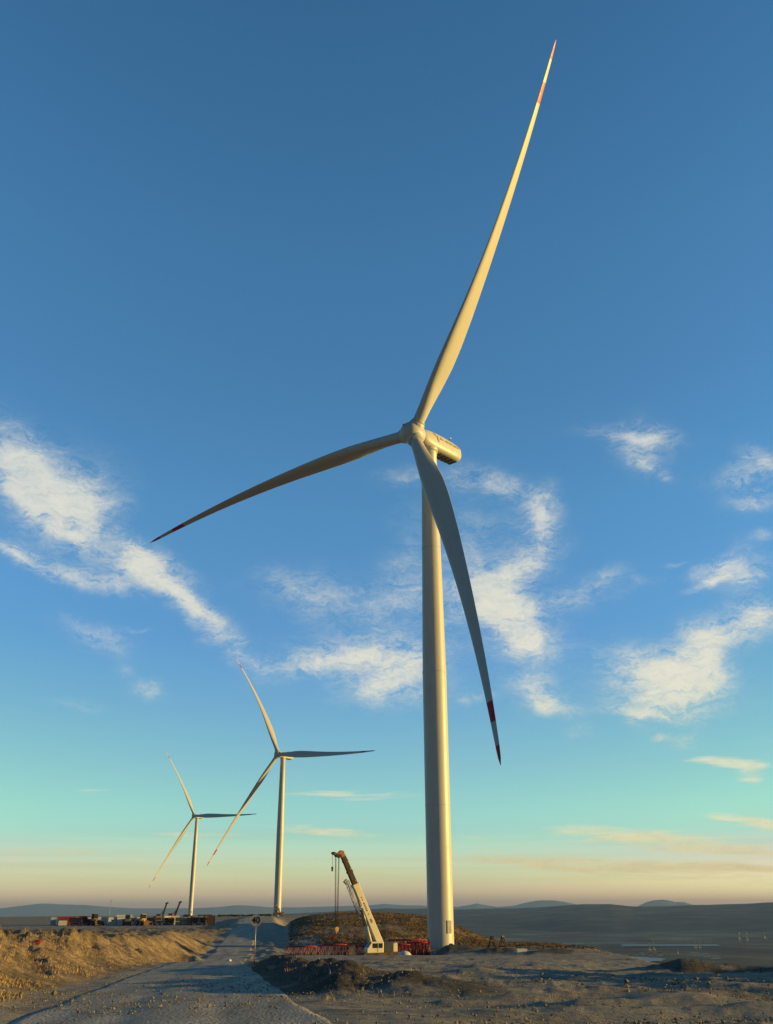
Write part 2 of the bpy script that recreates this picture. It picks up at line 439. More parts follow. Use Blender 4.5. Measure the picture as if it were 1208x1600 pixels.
def add_attr(o, name, vals):
    a = o.data.attributes.new(name, 'FLOAT', 'POINT')
    a.data.foreach_set('value', np.asarray(vals, np.float32))


# ------------------------------------------------------------------ materials
def material(name):
    mt = bpy.data.materials.new(name)
    mt.use_nodes = True
    N = Nodes(mt.node_tree)
    return mt, N, mt.node_tree.nodes['Principled BSDF']


def ocoord(N):
    return N.new('ShaderNodeTexCoord').outputs['Object']


def paint(name, col, rough=0.45, metal=0.0, dirt=0.15, scale=1.5, spec=0.5, bump=0.0):
    """Painted or bare surface with uneven dirt and uneven gloss."""
    mt, N, b = material(name)
    v = ocoord(N)
    n = N.noise(v, scale, 6, 0.6)
    n2 = N.noise(N.map(v, scale=(1, 1, 0.15)), scale * 3, 4, 0.6)
    f = N.math('MULTIPLY', N.math('ADD', N.rng(n, 0.4, 0.75), N.rng(n2, 0.5, 0.8)), dirt)
    c = N.mix(f, col, tuple(x * 0.55 * k for x, k in zip(col, (1.0, 0.92, 0.8))))
    N.put(b.inputs['Base Color'], c)
    N.put(b.inputs['Roughness'], N.rng(n, 0.2, 0.8, max(rough - 0.1, 0.05), min(rough + 0.15, 1), False))
    b.inputs['Metallic'].default_value = metal
    b.inputs['Specular IOR Level'].default_value = spec
    if bump:
        bp = N.new('ShaderNodeBump')
        bp.inputs['Strength'].default_value = bump
        N.put(bp.inputs['Height'], n2)
        N.put(b.inputs['Normal'], bp.outputs[0])
    return mt


def ground_material():
    mt, N, b = material("earth_and_dry_grass")
    v = ocoord(N)

    def attr(nm):
        return N.new('ShaderNodeAttribute', attribute_name=nm).outputs['Fac']
    grass, hill, valley, pale, dark = attr('grass'), attr('hill'), attr('valley'), attr('pale'), attr('dark')
    n_big = N.noise(v, 0.05, 5, 0.6)
    n_mid = N.noise(v, 0.45, 6, 0.62)
    n_fine = N.noise(v, 4.0, 6, 0.65)
    n_grit = N.noise(v, 22.0, 4, 0.6)
    earth = N.ramp(n_mid, [(0.25, (0.15, 0.132, 0.11)), (0.5, (0.25, 0.222, 0.185)), (0.75, (0.38, 0.345, 0.295))])
    earth = N.mix(N.rng(n_grit, 0.35, 0.7, 0.0, 0.5), earth, (0.33, 0.295, 0.25))
    earth = N.mix(N.rng(n_grit, 0.5, 0.3, 0.0, 0.5), earth, (0.07, 0.06, 0.05))
    pl = N.ramp(n_fine, [(0.3, (0.28, 0.25, 0.21)), (0.7, (0.48, 0.435, 0.365))])
    earth = N.mix(N.math('MULTIPLY', pale, N.rng(n_big, 0.3, 0.6, 0.6, 1.0)), earth, pl)
    trk = N.noise(N.map(v, rot=(0, 0, R(14)), scale=(0.09, 1.3, 1)), 1.0, 6, 0.62)
    earth = N.mix(N.math('MULTIPLY', pale, N.rng(trk, 0.52, 0.36, 0.0, 0.75)), earth, (0.12, 0.10, 0.08))
    g = N.ramp(n_fine, [(0.28, (0.10, 0.070, 0.042)), (0.5, (0.36, 0.255, 0.155)), (0.72, (0.62, 0.45, 0.28))])
    g = N.mix(N.rng(n_mid, 0.42, 0.62, 0.55, 0.0), g, (0.07, 0.062, 0.025))
    gm = N.rng(N.math('ADD', grass, N.math('MULTIPLY', N.math('SUBTRACT', n_mid, 0.5), 1.3)), 0.35, 0.65)
    c = N.mix(gm, earth, g)
    dk = N.ramp(n_fine, [(0.3, (0.05, 0.044, 0.037)), (0.55, (0.09, 0.079, 0.066)), (0.75, (0.17, 0.15, 0.125))])
    c = N.mix(dark, c, dk)
    h = N.ramp(N.noise(v, 0.9, 6, 0.68), [(0.32, (0.085, 0.062, 0.038)), (0.5, (0.19, 0.135, 0.08)), (0.68, (0.34, 0.24, 0.145))])
    h = N.mix(N.rng(n_big, 0.45, 0.7, 0.0, 0.45), h, (0.20, 0.13, 0.07))
    c = N.mix(hill, c, h)
    vl_n = N.noise(N.map(v, scale=(1, 1, 1)), 0.0022, 7, 0.62)
    vor = N.new('ShaderNodeTexVoronoi')
    N.put(vor.inputs['Vector'], N.map(v, scale=(0.0035, 0.0016, 0)))
    vor.inputs['Scale'].default_value = 1.0
    vl = N.ramp(vl_n, [(0.36, (0.022, 0.026, 0.018)), (0.5, (0.085, 0.08, 0.06)), (0.64, (0.22, 0.19, 0.14))])
    vl = N.mix(0.5, vl, vor.outputs['Color'], 'MULTIPLY')
    c = N.mix(valley, c, vl)
    N.put(b.inputs['Base Color'], c)
    b.inputs['Roughness'].default_value = 0.95
    b.inputs['Specular IOR Level'].default_value = 0.15
    bp = N.new('ShaderNodeBump')
    bp.inputs['Strength'].default_value = 0.9
    bp.inputs['Distance'].default_value = 0.22
    hh = N.math('ADD', N.math('MULTIPLY', n_fine, 0.7), N.math('MULTIPLY', n_grit, 0.3))
    N.put(bp.inputs['Height'], N.math('MULTIPLY', hh, N.math('SUBTRACT', 1.0, valley)))
    N.put(b.inputs['Normal'], bp.outputs[0])
    return mt


def road_material():
    mt, N, b = material("gravel_road")
    v = ocoord(N)
    n_mid = N.noise(N.map(v, rot=(0, 0, R(-9)), scale=(1.0, 0.12, 1)), 1.3, 6, 0.6)
    n_fine = N.noise(v, 6.0, 6, 0.65)
    vor = N.new('ShaderNodeTexVoronoi')
    N.put(vor.inputs['Vector'], v)
    vor.inputs['Scale'].default_value = 14.0
    c = N.ramp(n_mid, [(0.36, (0.25, 0.225, 0.19)), (0.5, (0.36, 0.328, 0.28)), (0.64, (0.50, 0.46, 0.395))])
    c = N.mix(N.rng(n_fine, 0.35, 0.7, 0.0, 0.45), c, (0.52, 0.49, 0.43))
    c = N.mix(0.22, c, vor.outputs['Color'], 'MULTIPLY')
    N.put(b.inputs['Base Color'], c)
    b.inputs['Roughness'].default_value = 0.92
    b.inputs['Specular IOR Level'].default_value = 0.2
    bp = N.new('ShaderNodeBump')
    bp.inputs['Strength'].default_value = 0.8
    bp.inputs['Distance'].default_value = 0.05
    N.put(bp.inputs['Height'], N.math('ADD', N.math('MULTIPLY', n_fine, 0.6), N.math('MULTIPLY', vor.outputs['Distance'], 0.6)))
    N.put(b.inputs['Normal'], bp.outputs[0])
    return mt


def rock_material(name, cols, scale):
    mt, N, b = material(name)
    v = ocoord(N)
    n = N.noise(v, scale, 7, 0.62)
    N.put(b.inputs['Base Color'], N.ramp(n, [(0.3, cols[0]), (0.5, cols[1]), (0.7, cols[2])]))
    b.inputs['Roughness'].default_value = 0.95
    b.inputs['Specular IOR Level'].default_value = 0.1
    return mt


def tower_paint():
    mt, N, b = material("turbine_paint")
    v = ocoord(N)
    n = N.noise(N.map(v, scale=(1, 1, 0.06)), 1.6, 6, 0.6)
    n2 = N.noise(v, 0.35, 5, 0.6)
    f = N.math('MULTIPLY', N.math('ADD', N.rng(n, 0.5, 0.8), N.rng(n2, 0.45, 0.8)), 0.2)
    N.put(b.inputs['Base Color'], N.mix(f, (0.56, 0.555, 0.53), (0.36, 0.33, 0.28)))
    N.put(b.inputs['Roughness'], N.rng(n2, 0.2, 0.8, 0.34, 0.5, False))
    return mt


M = {
    'white': tower_paint(),
    'red_band': paint("red_band_paint", (0.52, 0.028, 0.022), 0.4, dirt=0.1),
    'dark': paint("dark_rubber", (0.018, 0.018, 0.02), 0.7),
    'steel': paint("galvanised_steel", (0.33, 0.34, 0.35), 0.45, 0.7),
    'grey': paint("grey_paint", (0.20, 0.21, 0.22), 0.5),
    'letter': paint("lettering_grey", (0.30, 0.30, 0.29), 0.5),
    'vent': paint("vent_mesh", (0.05, 0.045, 0.045), 0.6),
    'crane_white': paint("crane_cream_paint", (0.72, 0.66, 0.50), 0.4, dirt=0.2),
    'crane_brown': paint("crane_dark_boom_paint", (0.035, 0.020, 0.014), 0.45, dirt=0.4),
    'crane_orange': paint("crane_orange_paint", (0.38, 0.12, 0.055), 0.45, dirt=0.3),
    'crane_blue': paint("crane_dark_blue_paint", (0.02, 0.035, 0.06), 0.4),
    'glass': paint("dark_window_glass", (0.02, 0.025, 0.03), 0.08, dirt=0.0),
    'red': paint("red_paint", (0.34, 0.022, 0.024), 0.45, dirt=0.35),
    'rust': paint("rusty_steel", (0.17, 0.07, 0.03), 0.8, dirt=0.5, bump=0.3),
    'cont_white': paint("white_container_paint", (0.60, 0.60, 0.57), 0.5, dirt=0.3),
    'cont_grey': paint("pale_blue_container_paint", (0.42, 0.47, 0.50), 0.5, dirt=0.3),
    'cont_red': paint("red_container_paint", (0.26, 0.035, 0.025), 0.5, dirt=0.35),
    'beige': paint("beige_tarpaulin", (0.48, 0.38, 0.25), 0.7, dirt=0.3, bump=0.3),
    'yellow': paint("yellow_machine_paint", (0.55, 0.33, 0.05), 0.45, dirt=0.35),
    'wood': paint("weathered_timber", (0.20, 0.13, 0.075), 0.8, dirt=0.5, bump=0.4),
    'wall': paint("pale_plaster", (0.62, 0.58, 0.50), 0.8, dirt=0.25, scale=0.4),
    'roof': paint("roof_tiles", (0.24, 0.10, 0.06), 0.8, dirt=0.35, scale=0.6),
    'sheet': paint("pale_roof_sheeting", (0.36, 0.36, 0.35), 0.5, dirt=0.3, scale=0.1),
    'sign_face': paint("sign_face", (0.50, 0.48, 0.45), 0.5, dirt=0.15, scale=6),
    'sign_rim': paint("sign_rim_faded_red", (0.56, 0.40, 0.38), 0.5, dirt=0.15, scale=6),
    'black': paint("black_lettering", (0.012, 0.012, 0.012), 0.5, dirt=0.0),
    'brown': paint("brown_machine_paint", (0.12, 0.065, 0.035), 0.6, dirt=0.5),
    'plastic': paint("white_plastic", (0.72, 0.71, 0.68), 0.4, dirt=0.15),
    'ground': ground_material(),
    'road': road_material(),
    'stone': rock_material("stone", ((0.14, 0.12, 0.095), (0.25, 0.22, 0.18), (0.40, 0.36, 0.30)), 2.0),
    'dry_grass': rock_material("dry_grass_blades", ((0.20, 0.14, 0.08), (0.48, 0.345, 0.20), (0.66, 0.49, 0.31)), 0.8),
    'scrub': rock_material("dry_scrub", ((0.09, 0.062, 0.038), (0.20, 0.14, 0.082), (0.34, 0.24, 0.145)), 0.25),
    'hills': rock_material("far_hillside", ((0.018, 0.022, 0.020), (0.050, 0.052, 0.044), (0.13, 0.115, 0.09)), 0.0034),
    'mount': rock_material("far_mountain", ((0.06, 0.06, 0.055), (0.10, 0.095, 0.085), (0.15, 0.14, 0.12)), 0.0009),
    'tree': rock_material("dark_evergreen", ((0.020, 0.028, 0.012), (0.040, 0.052, 0.022), (0.075, 0.085, 0.038)), 0.6),
}


def water_material():
    mt, N, b = material("still_water")
    b.inputs['Base Color'].default_value = (0.05, 0.07, 0.08, 1)
    b.inputs['Roughness'].default_value = 0.4
    b.inputs['Specular IOR Level'].default_value = 0.25
    bp = N.new('ShaderNodeBump')
    bp.inputs['Strength'].default_value = 0.25
    N.put(bp.inputs['Height'], N.noise(ocoord(N), 0.2, 4, 0.6))
    N.put(b.inputs['Normal'], bp.outputs[0])
    return mt


M['water'] = water_material()


# ------------------------------------------------------------------ object helpers
def tag(o, label=None, cat=None, group=None, kind=None):
    if label:
        o['label'] = label
    if cat:
        o['category'] = cat
    if group:
        o['group'] = group
    if kind:
        o['kind'] = kind
    return o


def thing(name, label, cat, loc=(0, 0, 0), rz=0.0, group=None):
    o = bpy.data.objects.new(name, None)
    o.empty_display_size = 0.5
    COL.objects.link(o)
    o.location = loc
    o.rotation_euler = (0, 0, rz)
    return tag(o, label, cat, group)


class MB:
    """Collects simple solids and links them as one mesh object."""
    def __init__(self):
        self.bm = bmesh.new()

    def box(self, c, s, rot=None, mi=0, taper=(1, 1)):
        hx, hy, hz = s[0] / 2, s[1] / 2, s[2] / 2
        vs = []
        for z in (-1, 1):
            kx, ky = taper if z > 0 else (1, 1)
            for a, b in ((-1, -1), (1, -1), (1, 1), (-1, 1)):
                p = Vector((a * hx * kx, b * hy * ky, z * hz))
                if rot is not None:
                    p = rot @ p
                vs.append(self.bm.verts.new(p + Vector(c)))
        for f in ((3, 2, 1, 0), (4, 5, 6, 7), (0, 1, 5, 4), (1, 2, 6, 5), (2, 3, 7, 6), (3, 0, 4, 7)):
            self.bm.faces.new([vs[i] for i in f]).material_index = mi
        return self

    def tube(self, a, b, r1, r2=None, n=8, mi=0, caps=True, smooth=True):
        r2 = r1 if r2 is None else r2
        a, b = Vector(a), Vector(b)
        q = (b - a).to_track_quat('Z', 'Y')
        ra, rb = [], []
        for i in range(n):
            t = 2 * math.pi * i / n
            p = Vector((math.cos(t), math.sin(t), 0))
            ra.append(self.bm.verts.new(a + q @ (p * r1)))
            rb.append(self.bm.verts.new(b + q @ (p * r2)))
        for i in range(n):
            f = self.bm.faces.new((ra[i], ra[(i + 1) % n], rb[(i + 1) % n], rb[i]))
            f.material_index = mi
            f.smooth = smooth
        if caps:
            self.bm.faces.new(ra[::-1]).material_index = mi
            self.bm.faces.new(rb).material_index = mi
        return self

    def beam(self, a, b, w, h, mi=0, w2=None, h2=None):
        a, b = Vector(a), Vector(b)
        q = (b - a).to_track_quat('Z', 'Y')
        w2, h2 = w2 or w, h2 or h
        ra = [self.bm.verts.new(a + q @ Vector((x * w / 2, y * h / 2, 0))) for x, y in ((-1, -1), (1, -1), (1, 1), (-1, 1))]
        rb = [self.bm.verts.new(b + q @ Vector((x * w2 / 2, y * h2 / 2, 0))) for x, y in ((-1, -1), (1, -1), (1, 1), (-1, 1))]
        for i in range(4):
            self.bm.faces.new((ra[i], ra[(i + 1) % 4], rb[(i + 1) % 4], rb[i])).material_index = mi
        self.bm.faces.new(ra[::-1]).material_index = mi
        self.bm.faces.new(rb).material_index = mi
        return self

    def prism(self, prof, y0, y1, mi=0):
        """Outline in x-z pulled along y."""
        a = [self.bm.verts.new((x, y0, z)) for x, z in prof]
        b = [self.bm.verts.new((x, y1, z)) for x, z in prof]
        n = len(prof)
        for i in range(n):
            self.bm.faces.new((a[i], a[(i + 1) % n], b[(i + 1) % n], b[i])).material_index = mi
        self.bm.faces.new(a[::-1]).material_index = mi
        self.bm.faces.new(b).material_index = mi
        return self

    def build(self, name, mats, parent=None, bevel=0.0, smooth=None, loc=None):
        bm = self.bm
        bmesh.ops.recalc_face_normals(bm, faces=bm.faces)
        if bevel:
            es = [e for e in bm.edges if len(e.link_faces) == 2 and e.calc_face_angle(0) > 0.6]
            bmesh.ops.bevel(bm, geom=es, offset=bevel, segments=2, affect='EDGES', profile=0.5)
        if smooth is not None:
            for f in bm.faces:
                f.smooth = smooth
        me = bpy.data.meshes.new(name)
        bm.to_mesh(me)
        bm.free()
        for mt in mats if isinstance(mats, (list, tuple)) else [mats]:
            me.materials.append(mt)
        o = bpy.data.objects.new(name, me)
        COL.objects.link(o)
        if parent:
            o.parent = parent
        if loc:
            o.location = loc
        return o


def copy_tree(o, parent=None):
    c = o.copy()
    COL.objects.link(c)
    c.parent = parent
    for ch in list(o.children):
        copy_tree(ch, c)
    return c


def lathe(prof, n=48, axis='z'):
    """Profile of (radius, height) pairs turned about z: verts, quad faces."""
    co = []
    for r, z in prof:
        for i in range(n):
            t = 2 * math.pi * i / n
            co.append((r * math.cos(t), r * math.sin(t), z))
    return np.array(co), grid_faces(len(prof), n, True)


# ------------------------------------------------------------------ the land
def build_ground():
    a = np.concatenate([np.arange(-180, -40, 3.0), np.arange(-40, -24, 0.4), np.arange(-24, 24, 0.085),
                        np.arange(24, 66, 0.35), np.arange(66, 180, 3.0)])
    r = [1.2]
    while r[-1] < 60000:
        r.append(r[-1] * (1.0125 if 14 < r[-1] < 450 else 1.03))
    r = np.array(r)
    A, D = np.meshgrid(np.radians(a), r)
    x, y = (D * np.sin(A)).ravel(), (D * np.cos(A)).ravel()
    d = np.hypot(x, y)
    e = ground_e(x, y)
    xc = road_x(y)
    rd = np.abs(x - xc)
    carve = sst(rd, 2.7, 2.1) * sst(d, 620, 560) * (y > 0.5)
    z = e + EYE - 0.35 * carve
    o = mesh_object("ground", np.stack([x, y, z], 1), grid_faces(len(r), len(a), True), M['ground'])
    # zones of cover
    yy = np.maximum(y, 0.05)
    u = np.clip(x / yy, -6, 6)
    leftside = sst(xc - 3.6 - x, 0.0, 1.6)
    grass = leftside * (0.95 - 0.35 * sst(d, 120, 220)) * sst(d, 420, 300) + 0.25 * sst(x - xc, 3.0, 4.2) * sst(x - xc, 9, 6) * sst(d, 130, 90)
    grass = np.maximum(grass, 0.45 * sst(d, 420, 520))
    foot = np.interp(u, [-0.11, -0.06, 0.0, 0.06, 0.2], [168, 172, 176, 205, 190])
    hill = sst(u, -0.100 + 0.00 * d, -0.088) * sst(d - foot, -2, 6) * sst(d, 520, 460) * (y > 0)
    valley = sst(e, -14, -26) * (d > 150)
    pale = sst(x - xc, 4, 10) * sst(d, 170, 130) * 0.6 + 0.8 * sst(rd, 8, 4)
    side = np.interp(d, [150, 170, 200, 260, 330, 420, 560], [-0.062, -0.072, -0.092, -0.108, -0.116, -0.114, -0.106])
    pale = np.maximum(pale, sst(np.abs(u - side) * d, 4.5, 2.5) * sst(d, 140, 160) * sst(d, 650, 600) * 0.95)
    hill = hill * (1 - sst(np.abs(u - side) * d, 6, 3.5))
    pale = np.maximum(pale, sst(np.abs(d - 338), 16, 8) * (u < -0.16) * 0.9)
    q = np.clip(((x + 6.2) * 5.5 + (y - 64.0) * -31.0) / (5.5 ** 2 + 31.0 ** 2), 0, 1)
    dm = np.hypot(x + 6.2 - q * 5.5, y - 64.0 + q * 31.0)
    dark = sst(dm + 2.2 * fbm(x, y, 3, 3, 81), 4.4, 2.6)
    dark = np.maximum(dark, sst(x - xc, 2.9, 3.8) * sst(x - xc, 9.5, 6.5) * sst(d, 120, 100) * sst(d, 26, 40) * 0.9)
    for cx_, cy_, r_ in ((23.5, 85, 5), (30.5, 86, 6), (36.5, 84, 5.5), (10.5, 166, 7), (17.5, 158, 6), (23.5, 150, 6)):
        dark = np.maximum(dark, 0.9 * sst(np.hypot(x - cx_, y - cy_) + 2.5 * fbm(x, y, 3, 3, 82), r_, r_ * .6))
    for nm, v in (('dark', dark), ('grass', grass), ('hill', hill), ('valley', valley), ('pale', pale)):
        add_attr(o, nm, v)
    return tag(o, kind='structure')


def build_road():
    d = np.concatenate([np.arange(2, 60, 0.22), np.arange(60, 220, 0.7), np.arange(220, 640, 3.0)])
    w = np.linspace(-3.35, 3.35, 41)
    xc = road_x(d)
    X = xc[:, None] + w[None, :]
    wig = 0.35 * fbm(d, d * 0 + 3.0, 6.0, 3, 91)[:, None] * (np.abs(w)[None, :] / 3.35) ** 3
    X = X + wig * np.sign(w)[None, :]
    Y = np.repeat(d[:, None], len(w), 1)
    Z = ground_e(X.ravel(), Y.ravel()).reshape(X.shape) + EYE + 0.03
    Z -= 0.22 * sst(np.abs(w)[None, :], 2.95, 3.35)
    o = mesh_object("road", np.stack([X, Y, Z], -1).reshape(-1, 3), grid_faces(len(d), len(w)), M['road'])
    return tag(o, kind='structure')


def build_range(name, dist, depth, profile, floor, mat, rough, seed, a0=-32, a1=32, na=900, nd=26):
    """A ridge with real depth; its crest follows the heights seen from the plateau."""
    az = np.linspace(R(a0), R(a1), na)
    u = np.tan(az)
    xs = np.array([p[0] for p in profile])
    ys = np.array([p[1] for p in profile])
    crest = (1425 - np.interp(u * 1609 + 604, xs, ys)) / 1609 * dist
    s = np.linspace(-1, 1, nd)
    D = dist + s[:, None] * depth * (1 + 0 * u[None, :])
    X, Y = D * np.sin(az)[None, :], D * np.cos(az)[None, :]
    shape = np.maximum(0, 1 - np.abs(s[:, None]) ** 1.3)
    n = fbm(X, Y, depth * 0.55, 5, seed)
    Z = floor + (crest[None, :] - floor) * shape + rough * n * (0.25 + (1 - shape) * 1.0) * np.minimum(1, 6 * (1 - np.abs(s[:, None])))
    co = np.stack([X, Y, Z + EYE], -1).reshape(-1, 3)
    o = mesh_object(name, co, grid_faces(nd, na), mat)
    return tag(o, kind='structure')


build_ground()
build_road()
RIDGE = [(-400, 1430), (0, 1437), (120, 1434), (300, 1430), (420, 1427), (500, 1424), (560, 1421), (600, 1419), (625, 1420), (668, 1419.5), (711, 1421),
         (760, 1420), (800, 1420), (840, 1419), (880, 1417), (910, 1415.5), (952, 1415.5), (986, 1419), (1040, 1419.5),
         (1078, 1418), (1110, 1417.5), (1162, 1416), (1208, 1413.5), (1300, 1412), (1700, 1418)]
build_range("hills", 9500, 3600, RIDGE, -150, M['hills'], 55, 101)
PEAKS = [(-500, 1420), (-60, 1419), (0, 1417), (30, 1414), (60, 1411), (95, 1412), (130, 1413), (170, 1416), (210, 1418), (300, 1418), (345, 1416),
         (365, 1414), (385, 1414.5), (420, 1417), (470, 1417.5), (540, 1416), (575, 1415), (598, 1413), (610, 1414), (630, 1415.5), (660, 1416),
         (712, 1418), (730, 1415.5), (742, 1413), (755, 1415.5), (775, 1418.5), (800, 1416.5), (822, 1411.5), (840, 1409.3), (862, 1409.3),
         (880, 1411.5), (903, 1416), (940, 1420), (990, 1420), (1008, 1412.5), (1022, 1409.5), (1036, 1409), (1046, 1411), (1054, 1412.8),
         (1066, 1412.5), (1080, 1416.5), (1100, 1419), (1208, 1419), (1700, 1420)]
build_range("mountains", 29500, 3600, PEAKS, -200, M['mount'], 60, 131)


# ------------------------------------------------------------------ wind turbines
HUB_H = 99.8
TILT, CONE, RAD = R(5), R(2.5), 83.0
TOWER_PROF = [(2.32, -1.5), (2.32, 24.0), (2.37, 24.02), (2.37, 24.26), (2.32, 24.28), (2.32, 49.0), (2.37, 49.02), (2.37, 49.26), (2.31, 49.28),
              (1.94, 75.0), (1.99, 75.02), (1.99, 75.26), (1.935, 75.28), (1.62, 96.4), (1.68, 96.5), (1.68, 97.6)]


def blade_section(s):
    """chord, thickness ratio, twist, roundness of the section at span s."""
    ch = float(np.interp(s, [0, .03, .07, .14, .2, .26, .33, .42, .52, .63, .72, .8, .87, .93, .965, .985, 1],
                         [2.5, 2.5, 2.85, 4.0, 4.65, 4.6, 4.2, 3.55, 2.9, 2.3, 1.85, 1.5, 1.18, .9, .72, .5, .1]))
    tr = float(np.interp(s, [0, .03, .07, .14, .2, .3, .42, .6, .8, 1], [1, 1, .82, .55, .42, .32, .26, .21, .18, .15]))
    tw = R(float(np.interp(s, [0, .1, .2, .35, .6, 1], [14, 13, 10, 6, 2, -1])))
    k = float(sst(np.array(s), .03, .15))
    return ch, tr, tw, k


def build_blade(parent, hub, n, e1, e2, ang, flap, edge, pitch, twist_k=1.0):
    d = math.cos(ang) * e1 + math.sin(ang) * e2
    t = -math.sin(ang) * e1 + math.cos(ang) * e2
    ax = d * math.cos(CONE) + n * math.sin(CONE)
    S = np.unique(np.concatenate([np.linspace(.026, .16, 12), np.linspace(.16, .96, 44), np.linspace(.96, 1.0, 9), [.858, .8581, .905, .9051, .958, .9581]]))
    NP = 32
    co = []
    for s in S:
        c = hub + RAD * (ax * s + (n * flap + t * edge) * s * s)
        tg = ax + 2 * (n * flap + t * edge) * s
        tg = tg / np.linalg.norm(tg)
        ch, tr, tw, k = blade_section(s)
        th = R(pitch) + tw * twist_k
        te = math.cos(th) * t - math.sin(th) * n
        te = te - tg * (te @ tg)
        te /= np.linalg.norm(te)
        nr = np.cross(tg, te)
        off = 0.12 * (ch - 2.5) if s < .6 else 0.12 * (ch - 2.5) * max(0, (1 - s) / .4)
        for i in range(NP):
            a = 2 * math.pi * i / NP
            xc = 0.5 * (1 + math.cos(a))                         # 1 at the trailing edge
            circ = 0.5 * math.sin(a)
            yt = 5 * (0.2969 * math.sqrt(xc) - 0.126 * xc - 0.3516 * xc ** 2 + 0.2843 * xc ** 3 - 0.1036 * xc ** 4)
            foil = yt * (1 if a <= math.pi else -0.72) + 0.25 * (xc - xc * xc) * 0.35
            h = (circ * (1 - k) + foil * k) * tr
            co.append(c + te * ((xc - 0.5) * ch + off) + nr * (h * ch))
    co = np.array(co)
    F = grid_faces(len(S), NP, True)
    o = mesh_object("blade", co, F, [M['white'], M['red_band']], parent=parent)
    sm = 0.5 * (S[:-1] + S[1:])
    red = ((sm > .858) & (sm < .905)) | (sm > .958)
    mi = np.repeat(red.astype(np.int32), NP)
    o.data.polygons.foreach_set('material_index', mi)
    # close the tip
    return o, d


def align(co, origin, z):
    q = Vector(z).to_track_quat('Z', 'Y').to_matrix()
    return np.asarray(co) @ np.array(q).T + np.asarray(origin)


